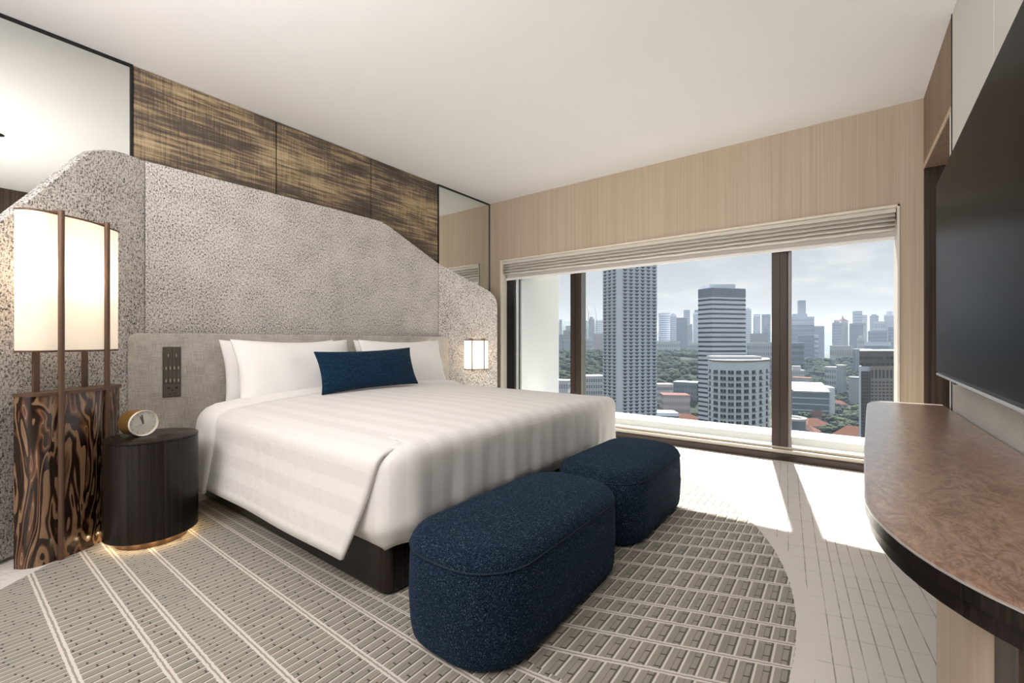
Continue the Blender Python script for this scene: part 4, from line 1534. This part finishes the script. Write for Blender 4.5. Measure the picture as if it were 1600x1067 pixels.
# glass hall with a big pale roof
p, d = gnd(1268, 652)
d = 560
g0 = at(1238, 632, d)
g1 = at(1297, 634, d - 15)
ax = (Vector((g1.x, g1.y, 0)) - Vector((g0.x, g0.y, 0)))
by = Vector((-ax.y, ax.x, 0)).normalized()
if by.dot(FW) < 0:
    by = -by
gh = thing('glass_hall', 'teal glass hall under a wide sloping white roof in the right pane', 'hall', (g0.x, g0.y, GZ))
zt = at(1268, 611, d).z
MB().obox(Vector((g0.x, g0.y, GZ)), ax, by * 34, (0, 0, zt - GZ - 1)).build('body', M['teal_glass'], gh)
axn = ax.normalized()
rf = MB()
for k in range(3):
    w_ = ax.length / 3
    o_ = Vector((g0.x, g0.y, zt)) + axn * (w_ * k + 0.3) - by * 4
    rf.obox(o_, axn * (w_ - 0.6), by * 40 + Vector((0, 0, 8)), (0, 0, 1.2))
rf.build('roof', M['white_roof'], gh)
MB().obox(Vector((g1.x, g1.y, GZ)) - axn * 1, axn * 6, by * 30, (0, 0, zt - GZ + 6)).build('end_wall', M['pale_concrete'], gh)
w = MB()
for k in range(4):
    w.obox(Vector((g0.x, g0.y, GZ + 5 + k * (zt - GZ - 6) / 4)) - by * 0.5, ax, by * 0.6, (0, 0, 1.2))
w.build('floor_edges', M['pale_concrete'], gh)['kind'] = 'stuff'
FOOT.append((g0.x + ax.x / 2, g0.y + ax.y / 2, ax.length * 0.62))


def house(label, u, v, w_, dd, h, rh, yaw, roof='terracotta', wall='white_wall', hip=0.35):
    c, d = gnd(u, v)
    fw = Vector((c.x, c.y, 0)).normalized()
    rt = Vector((fw.y, -fw.x, 0))
    a = rt * math.cos(yaw) + fw * math.sin(yaw)
    b = fw * math.cos(yaw) - rt * math.sin(yaw)
    root = thing('house', label, 'house', (c.x, c.y, GZ))
    P = lambda x, y, z: Vector((c.x, c.y, GZ)) + a * x + b * y + Vector((0, 0, z))
    MB().obox(P(-w_ / 2, -dd / 2, 0), a * w_, b * dd, (0, 0, h)).build('walls', M[wall], root)
    e = 1.0
    rv = [P(-w_ / 2 - e, -dd / 2 - e, h), P(w_ / 2 + e, -dd / 2 - e, h), P(w_ / 2 + e, dd / 2 + e, h), P(-w_ / 2 - e, dd / 2 + e, h),
          P(-w_ / 2 + w_ * hip, 0, h + rh), P(w_ / 2 - w_ * hip, 0, h + rh)]
    m = MB()
    m.v = [tuple(q) for q in rv]
    m.f = [(0, 1, 5, 4), (1, 2, 5), (2, 3, 4, 5), (3, 0, 4), (3, 2, 1, 0)]
    m.build('roof', M[roof], root)
    m = MB()
    n = max(2, int(w_ / 5))
    for k in range(n):
        m.obox(P(-w_ / 2 + w_ * (k + 0.3) / n, -dd / 2 - 0.15, h * 0.35), a * (w_ * 0.35 / n), b * 0.2, (0, 0, h * 0.4))
    m.build('windows', M['dark_glass'], root)['kind'] = 'stuff'
    FOOT.append((c.x, c.y, max(w_, dd) * 0.62))
    return root


house('terracotta roofed house directly below the glass hall', 1272, 636, 26, 16, 8, 6, 0.4)
house('small terracotta roofed house beside the wide window post', 1249, 644, 24, 16, 9, 7, -0.5)
house('rust roofed house in the middle of the trees, right pane', 1277, 661, 24, 17, 9, 7, 0.3, 'rust_roof')
house('long terracotta roofed villa in front of the rust roofed house', 1270, 676, 30, 17, 9, 7, 0.75)
house('pink roofed cottage at the ledge edge, right pane', 1258, 688, 22, 16, 10, 6, -0.3, 'rust_roof')
house('large orange roofed mansion lowest in the right pane', 1342, 704, 44, 34, 9, 13, -0.25, hip=0.3)
house('tiny terracotta gable at the ledge between two trees', 1285, 699, 12, 12, 8, 6, 0.2)
house('small tan roofed house hidden in the trees above the villa', 1310, 639, 18, 14, 8, 5, 0.3, 'terracotta', 'beige_wall')
house('terracotta shophouse left of the striped tower, front row', 1048, 648, 30, 18, 10, 7, 0.3)
house('terracotta shophouse behind the front row, left of striped tower', 1066, 640, 26, 18, 10, 7, -0.3)
house('orange roofed house at the sill below the shophouses', 1072, 668, 34, 18, 9, 7, 0.2, 'terracotta', 'beige_wall')
house('pink tiled house half behind the balcony tower', 1034, 662, 30, 20, 10, 7, -0.2, 'rust_roof')

# --- round white podium corner next to the wide post
c, d = gnd(1236, 690)
d = 250
pc = at(1237, 655, d)
rp = thing('round_pavilion', 'round grey car park drum with white rim beside the wide post', 'building', (pc.x, pc.y, GZ))
MB().lathe((pc.x, pc.y, 0), [(6.8, GZ), (6.8, pc.z)], 32).build('drum', M['grey_wall'], rp, smooth=40)
MB().lathe((pc.x, pc.y, 0), [(7.2, pc.z), (7.2, pc.z + 1.2), (5.4, pc.z + 1.2), (5.4, pc.z + 0.2)], 32).build('rim', M['white_roof'], rp, smooth=40)


# --- tall balcony tower
def facet(mb_d, mb_w, p0, p1, ncol, rows, z_top, fh, inset=0.0):
    """rows of balconies between two ground points"""
    ax = Vector((p1.x - p0.x, p1.y - p0.y, 0))
    ln = ax.length
    ax.normalize()
    nr = Vector((ax.y, -ax.x, 0))
    if nr.dot(FW) > 0:
        nr = -nr
    cw = ln / ncol
    for c in range(ncol):
        o = Vector((p0.x, p0.y, 0)) + ax * cw * (c + 0.5)
        for r in range(rows):
            z = z_top - fh * (r + 1)
            h = fh
            q = lambda x, zz: o + ax * x * cw + Vector((0, 0, z + zz * h)) + nr * 0.02
            mb_d.prism([q(-.36, .52), q(.36, .52), q(.38, .80), q(-.38, .80)], nr * 0.12)
            mb_d.prism([q(-.13, .14), q(.13, .14), q(.24, .50), q(-.24, .50)], nr * 0.12)
            mb_w.prism([q(-.40, .06), q(.40, .06), q(.40, .13), q(-.40, .13)], nr * 0.9)


DT = 377.0
cR, cC0, cC1, cL = at(1026.5, 533, 386), at(972, 533, DT), at(963.5, 533, DT), at(942, 533, 392)
zt = at(980, 372, DT).z
tw = thing('balcony_tower', 'very tall pale tower covered in rows of small dark balconies', 'tower', (cC0.x, cC0.y, GZ))
bk = [at(1022, 533, 416), at(944, 533, 420)]
MB().prism([Vector((q.x, q.y, GZ)) for q in (cR, cC0, cC1, cL, bk[1], bk[0])], (0, 0, zt - GZ)).build('body', M['pale_concrete'], tw)
md, mw = MB(), MB()
facet(md, mw, cC0, cR, 6, 52, zt - 2, 2.99)
facet(md, mw, cL, cC1, 3, 52, zt - 2, 2.99)
md.build('balcony_recesses', M['dark_glass'], tw)['kind'] = 'stuff'
mw.build('balcony_slabs', M['pale_concrete'], tw)['kind'] = 'stuff'
MB().prism([Vector((q.x, q.y, zt)) * 1.0 for q in (cR, cC0, cL, bk[1], bk[0])], (0, 0, 6)).build('roof_plant', M['grey_wall'], tw)
FOOT.append((cC0.x + 14, cC0.y + 10, 34))

# --- striped tower
DS = 354.0
sR, sC, sL = at(1165, 533, 362), at(1113, 533, DS), at(1091, 533, 366)
zt = at(1113, 449, DS).z
st = thing('striped_tower', 'grey office tower with dark horizontal window stripes', 'tower', (sC.x, sC.y, GZ))
plan_s = [sR, sC, sL, at(1093, 533, 392), at(1162, 533, 388)]
MB().prism([Vector((q.x, q.y, GZ)) for q in plan_s], (0, 0, zt - GZ)).build('body', M['pale_concrete'], st)
fh = 3.80
n_bands = 0
cen = sum((Vector((q.x, q.y, 0)) for q in plan_s), Vector()) / 5
for k in range(40):
    z = zt - 10.5 - fh * k
    if z < GZ + 3:
        break
    ring = []
    for q in plan_s:
        dv_ = Vector((q.x, q.y, 0)) - cen
        ring.append(cen + dv_ * (1 + 0.18 / dv_.length) + Vector((0, 0, z)))
    MB().prism(ring, (0, 0, 1.45)).build('window_band', M['dark_glass'], st)
MB().prism([cen + (Vector((q.x, q.y, 0)) - cen) * 1.008 + Vector((0, 0, zt - 7.6)) for q in plan_s], (0, 0, 7.2)).build('parapet_band', M['grey_wall'], st)
rc0 = at(1109, 449, DS + 6)
MB().obox(Vector((rc0.x, rc0.y, zt)), RT * 21, FW * 16, (0, 0, 3.4)).build('roof_plant', M['pale_concrete'], st)
FOOT.append((sC.x + 12, sC.y + 8, 30))

# --- rounded hotel in front
DH = 212.0
hu = [1106, 1113, 1124, 1136, 1148, 1160, 1172, 1183, 1193.5, 1202.5]
hd = [225, 217, 213, 211, 210, 210.5, 211.5, 214, 218, 224]
hp = [at(u, 533, d) for u, d in zip(hu, hd)]
zt = at(1150, 566, 210).z
ht = thing('curved_hotel', 'rounded pale hotel with columns of dark windows and balconies in front of the striped tower', 'building', (hp[4].x, hp[4].y, GZ))
back = [at(1200, 533, 246), at(1108, 533, 246)]
MB().prism([Vector((q.x, q.y, GZ)) for q in hp + back], (0, 0, zt - GZ)).build('body', M['pale_concrete'], ht)
MB().prism([Vector((q.x, q.y, zt)) + FW * -0.4 for q in hp + back], (0, 0, 0.9)).build('roof_slab', M['beige_wall'], ht)
rb0 = at(1116, 560, 222)
MB().obox(Vector((rb0.x, rb0.y, zt + 0.9)), RT * 24, FW * 9, (0, 0, 1.6)).build('roof_plant', M['pale_concrete'], ht)
proto = None
fh = 3.05
for i in range(9):
    p0, p1 = hp[i], hp[i + 1]
    ax = Vector((p1.x - p0.x, p1.y - p0.y, 0))
    ln = ax.length
    ang = math.atan2(ax.y, ax.x)
    mid = (p0 + p1) / 2
    for r in range(16):
        z = zt - 3.3 - fh * (r + 1)
        if proto is None:
            m = MB().box(-1.25, -0.10, -0.10, 0.15, 0.75, 2.35).box(0.10, 1.25, -0.10, 0.15, 0.75, 2.35)
            proto = m.build('window', M['dark_glass'], ht)
            m2 = MB().box(-1.45, 1.45, -0.75, 0.0, 0.42, 0.58).box(-0.9, 0.9, -0.72, -0.66, 0.58, 0.95)
            for ch in (proto,):
                # balcony under the window
                bm_ = m2.build('balcony', M['grey_wall'], ht)
            # local coordinates: these meshes were drawn about the world origin
            for o_ in (proto, bm_):
                for vv in o_.data.vertices:
                    vv.co += Vector(ht.location)
            win_o, bal_o = proto, bm_
        else:
            win_o, bal_o = proto.copy(), bm_.copy()
            COL.objects.link(win_o)
            COL.objects.link(bal_o)
        for o_ in (win_o, bal_o):
            o_.location = Vector((mid.x, mid.y, z)) - Vector(ht.location)
            o_.rotation_euler = (0, 0, ang)
FOOT.append((hp[4].x + 10, hp[4].y + 8, 26))

# --- brown tower at the right window edge
DB = 300.0
bt = thing('brown_tower', 'brown and beige office tower with a dark glass strip at the right window edge', 'tower', (at(1380, 533, DB).x, at(1380, 533, DB).y, GZ))


def bbox(u0, u1, vt, D, dep, mat, name):
    q = at(u0, vt, D)
    wd_ = (u1 - u0) / FPX * D
    bdir = (at(u0 + 4, 533.5, D + dep) - at(u0, 533.5, D))
    bdir.z = 0
    MB().obox(Vector((q.x, q.y, GZ)), RT * wd_, bdir, (0, 0, q.z - GZ)).build(name, M[mat], bt)
    return Vector((q.x, q.y, q.z)), wd_


q, wd_ = bbox(1343, 1425, 549, DB + 6, 30, 'brown_wall', 'upper_block')
m = MB()
for k in range(2):
    for c in range(12):
        m.obox(q + RT * (wd_ * (c + 0.15) / 12) - FW * 0.2 + Vector((0, 0, -5.4 - 4.4 * k)), RT * (wd_ * 0.7 / 12), FW * 0.4, (0, 0, 1.7))
m.build('upper_windows', M['dark_glass'], bt)['kind'] = 'stuff'
MB().obox(q - RT * 0.5 - FW * 0.5, RT * (wd_ + 1), (FW + RT * 0.82) * 31, (0, 0, 0.8)).build('roof_slab', M['pale_concrete'], bt)
q, wd_ = bbox(1360, 1425, 572, DB, 20, 'beige_wall', 'beige_wing')
m = MB()
for c in range(11):
    x = wd_ * (c + 0.25) / 11
    m.obox(q + RT * x - FW * 0.2 + Vector((0, 0, -8.2)), RT * (wd_ * 0.5 / 11), FW * 0.4, (0, 0, 5.6))
    for k in range(18):
        m.obox(q + RT * x - FW * 0.2 + Vector((0, 0, -11.6 - 2.3 * k)), RT * (wd_ * 0.5 / 11), FW * 0.4, (0, 0, 1.0))
m.build('wing_windows', M['dark_glass'], bt)['kind'] = 'stuff'
q, wd_ = bbox(1345, 1360, 580, DB - 1, 20, 'dark_glass', 'glass_strip')
m = MB()
for k in range(26):
    m.obox(q - FW * 0.15 + Vector((0, 0, -2.0 - 2.3 * k)), RT * wd_, FW * 0.3, (0, 0, 0.35))
for c in range(6):
    m.obox(q - FW * 0.15 + RT * (wd_ * c / 5 - 0.1) + Vector((0, 0, -60)), RT * 0.22, FW * 0.3, (0, 0, 60))
m.build('glazing_bars', M['brown_wall'], bt)['kind'] = 'stuff'
bbox(1342, 1345.2, 572, DB - 2, 22, 'pale_concrete', 'edge_pier')
q, wd_ = bbox(1345, 1360, 573, DB + 1, 18, 'pale_concrete', 'strip_parapet')
FOOT.append((at(1380, 533, DB + 12).x, at(1380, 533, DB + 12).y, 34))

# --- construction cranes
for lab, u, vt, vb, jib in (('thin tower crane left one above the beige tower', 919.5, 487, 500, (-3, -9)), ('thin tower crane right one with raised jib', 932, 494, 522, (-3, -14))):
    p0, p1 = at(u, vb, 1700), at(u, vt, 1700)
    p0.z = GZ
    cr = thing('tower_crane', lab, 'crane', (p0.x, p0.y, p0.z))
    MB().tube(p0, p1, 0.9, 4).build('mast', M['beige_wall'], cr)
    p2 = at(u + jib[0], vt + jib[1], 1700)
    MB().tube(p1, p2, 0.7, 4).build('jib', M['beige_wall'], cr)

# ------------------------------------------------------------------ trees
rng = random.Random(11)


def blob_mesh(mb, c, r, seed, sub=2, squash=0.8):
    bm = bmesh.new()
    bmesh.ops.create_icosphere(bm, subdivisions=sub, radius=1)
    b = len(mb.v)
    for v in bm.verts:
        k = 1 + 0.34 * mnoise.noise(v.co * 2.1 + Vector((seed, seed * 2.3, 0)))
        mb.v.append((c[0] + v.co.x * r * k, c[1] + v.co.y * r * k, c[2] + v.co.z * r * k * squash))
    for f in bm.faces:
        mb.f.append(tuple(b + v.index for v in f.verts))
    bm.free()


protos = []
for k in range(5):
    mb = MB()
    for j in range(9):
        a = 2 * PI * j / 8 + rng.random()
        rr = 0 if j == 0 else rng.uniform(2.2, 4.0)
        blob_mesh(mb, (rr * math.cos(a), rr * math.sin(a), 7.6 + rng.uniform(-1.3, 1.6) + (1.5 if j == 0 else 0)), rng.uniform(2.0, 3.1), k * 10 + j)
    light = k == 4
    root = thing('tree', ('yellow green broad tree in the gardens below the window' if light else 'dark green leafy tree in the gardens below the window'), 'tree', (0, 0, 0),
                 'yellow green garden trees' if light else 'dark green garden trees')
    mb.build('crown', M['foliage_light' if light else 'foliage'], root, smooth=60)
    MB().tube((0, 0, 0), (0, 0, 6.6), 0.5, 8, 0.3).build('trunk', M['bark'], root)
    protos.append(root)


SPOTS = []


def label_tree(t_, u, v):
    kind = 'yellow green' if t_['label'].startswith('yellow') else 'dark green'
    if u < 950:
        w = 'in the view between the narrow window post and the balcony tower'
    elif u < 1100:
        w = 'between the balcony tower and the striped tower'
    elif v < 597:
        w = 'in the far gardens behind the white apartment block' if u < 1300 else 'in the far gardens left of the brown tower'
    elif v < 632:
        w = 'around the white roof of the glass hall' if u < 1300 else 'right of the glass hall, before the brown tower'
    elif v < 662:
        w = 'among the terracotta houses below the glass hall' if u < 1292 else 'in the grove left of the glass strip of the brown tower'
    else:
        w = 'beside the long terracotta villa near the ledge' if u < 1292 else 'just above the orange mansion roof at the ledge'
    t_['label'] = kind + ' tree ' + w
    t_['group'] = kind + ' trees ' + w


def place_trees(u0, u1, v0, v1, n, smin=0.8, smax=1.35):
    k = 0
    tries = 0
    while k < n and tries < n * 12:
        tries += 1
        u, v = rng.uniform(u0, u1), rng.uniform(v0, v1)
        p, d = gnd(u, v)
        if any((p.x - x) ** 2 + (p.y - y) ** 2 < r * r for x, y, r in FOOT) or any((p.x - x) ** 2 + (p.y - y) ** 2 < 81 for x, y in SPOTS):
            continue
        SPOTS.append((p.x, p.y))
        pr = protos[rng.choice((0, 1, 2, 3, 0, 1, 2, 3, 4))]
        if pr.get('used'):
            t_ = copy_tree(pr)
        else:
            t_ = pr
        pr['used'] = 1
        s = rng.uniform(smin, smax)
        t_.location = (p.x, p.y, GZ)
        label_tree(t_, u, v)
        t_.scale = (s, s, s)
        t_.rotation_euler = (0, 0, rng.uniform(0, 6.28))
        k += 1


place_trees(1232, 1346, 600, 655, 85, 0.9, 1.6)
place_trees(1232, 1346, 655, 715, 44, 0.9, 1.4)
place_trees(1228, 1400, 576, 602, 50, 1.2, 2.0)
place_trees(1024, 1094, 604, 668, 16, 0.7, 1.1)
place_trees(900, 945, 612, 660, 12, 0.8, 1.2)
for pr in protos:
    if 'used' in pr:
        del pr['used']
for o_ in COL.objects:
    if 'used' in o_:
        del o_['used']

# wooded park slope in the middle distance
hill = MB()
g = []
for k in range(13):
    u = 700 + 460 * k / 12
    row = []
    for D_, z_ in ((560, GZ), (640, -84), (760, -62), (900, -38), (1040, -27), (1200, -40), (1400, GZ)):
        p = at(u, 533.5, D_)
        row.append((p.x, p.y, z_ if 0 < k < 12 else GZ))
    g.append(row)
struct(hill.grid(g).build('hill_3', M['forest'], smooth=60))
can = MB()
for k in range(1500):
    u = rng.uniform(725, 1135)
    D_ = rng.uniform(640, 1060)
    z_ = -84 + (D_ - 640) / 120 * 22 if D_ < 760 else (-62 + (D_ - 760) / 140 * 24 if D_ < 900 else -38 + (D_ - 900) / 140 * 11)
    p = at(u, 533.5, D_)
    if any((p.x - x) ** 2 + (p.y - y) ** 2 < (r * 0.9) ** 2 for x, y, r in FOOT):
        continue
    blob_mesh(can, (p.x, p.y, z_ + 3), rng.uniform(5, 9.5), k * 0.7, 2, 0.75)
tag(can.build('forest_canopy', M['forest'], loc=(g[6][3][0], g[6][3][1], -38), smooth=60), 'dense dark green forest covering the park slope in the distance', 'forest', None, 'stuff')
g = []
for k in range(9):
    u = 1205 + 190 * k / 8
    row = []
    for D_, z_ in ((690, GZ), (780, -86), (900, -63), (1000, -50), (1150, -58), (1380, GZ)):
        p = at(u, 533.5, D_)
        row.append((p.x, p.y, z_ if 0 < k < 8 else GZ))
    g.append(row)
struct(MB().grid(g).build('hill_4', M['forest'], smooth=60))
can = MB()
for k in range(520):
    u = rng.uniform(1222, 1378)
    D_ = rng.uniform(730, 1040)
    z_ = -92 + (D_ - 730) / 50 * 6 if D_ < 780 else (-86 + (D_ - 780) / 120 * 23 if D_ < 900 else -63 + (D_ - 900) / 100 * 13)
    p = at(u, 533.5, D_)
    if any((p.x - x) ** 2 + (p.y - y) ** 2 < (r * 0.75) ** 2 for x, y, r in FOOT):
        continue
    blob_mesh(can, (p.x, p.y, z_ + 3), rng.uniform(4.5, 8), k * 0.7, 2, 0.8)
pc = at(1300, 533, 900)
tag(can.build('forest_canopy', M['forest'], loc=(pc.x, pc.y, -63), smooth=60), 'wooded green rise among the buildings in the right window pane', 'forest', None, 'stuff')
can = MB()
for k in range(760):
    u = rng.uniform(1215, 1990)
    D_ = rng.uniform(830, 1750) if u < 1420 else rng.uniform(420, 1750)
    p = at(u, 533.5, D_)
    if any((p.x - x) ** 2 + (p.y - y) ** 2 < (r * 0.9) ** 2 for x, y, r in FOOT):
        continue
    blob_mesh(can, (p.x, p.y, GZ + 7), rng.uniform(6, 11), k * 0.9, 2, 0.85)
pc = at(1300, 533, 1200)
tag(can.build('tree_belt', M['forest'], loc=(pc.x, pc.y, GZ), smooth=60), 'belt of far tree tops between the right pane buildings', 'trees', None, 'stuff')

# ------------------------------------------------------------------ city haze
m = bpy.data.materials.new('city_haze')
m.use_nodes = True
nt = m.node_tree
nt.nodes.clear()
out = nt.nodes.new('ShaderNodeOutputMaterial')
vs = nt.nodes.new('ShaderNodeVolumeScatter')
vs.inputs['Color'].default_value = (0.26, 0.31, 0.385, 1)
vs.inputs['Density'].default_value = HAZE
vs.inputs['Anisotropy'].default_value = 0.2
nt.links.new(vs.outputs[0], out.inputs['Volume'])
M['haze'] = m
hz = MB().box(60, 8000, -5500, 7000, GZ - 3, 170).build('haze', m)
tag(hz, 'thin blue grey haze over the whole distant city', 'haze', None, 'stuff')
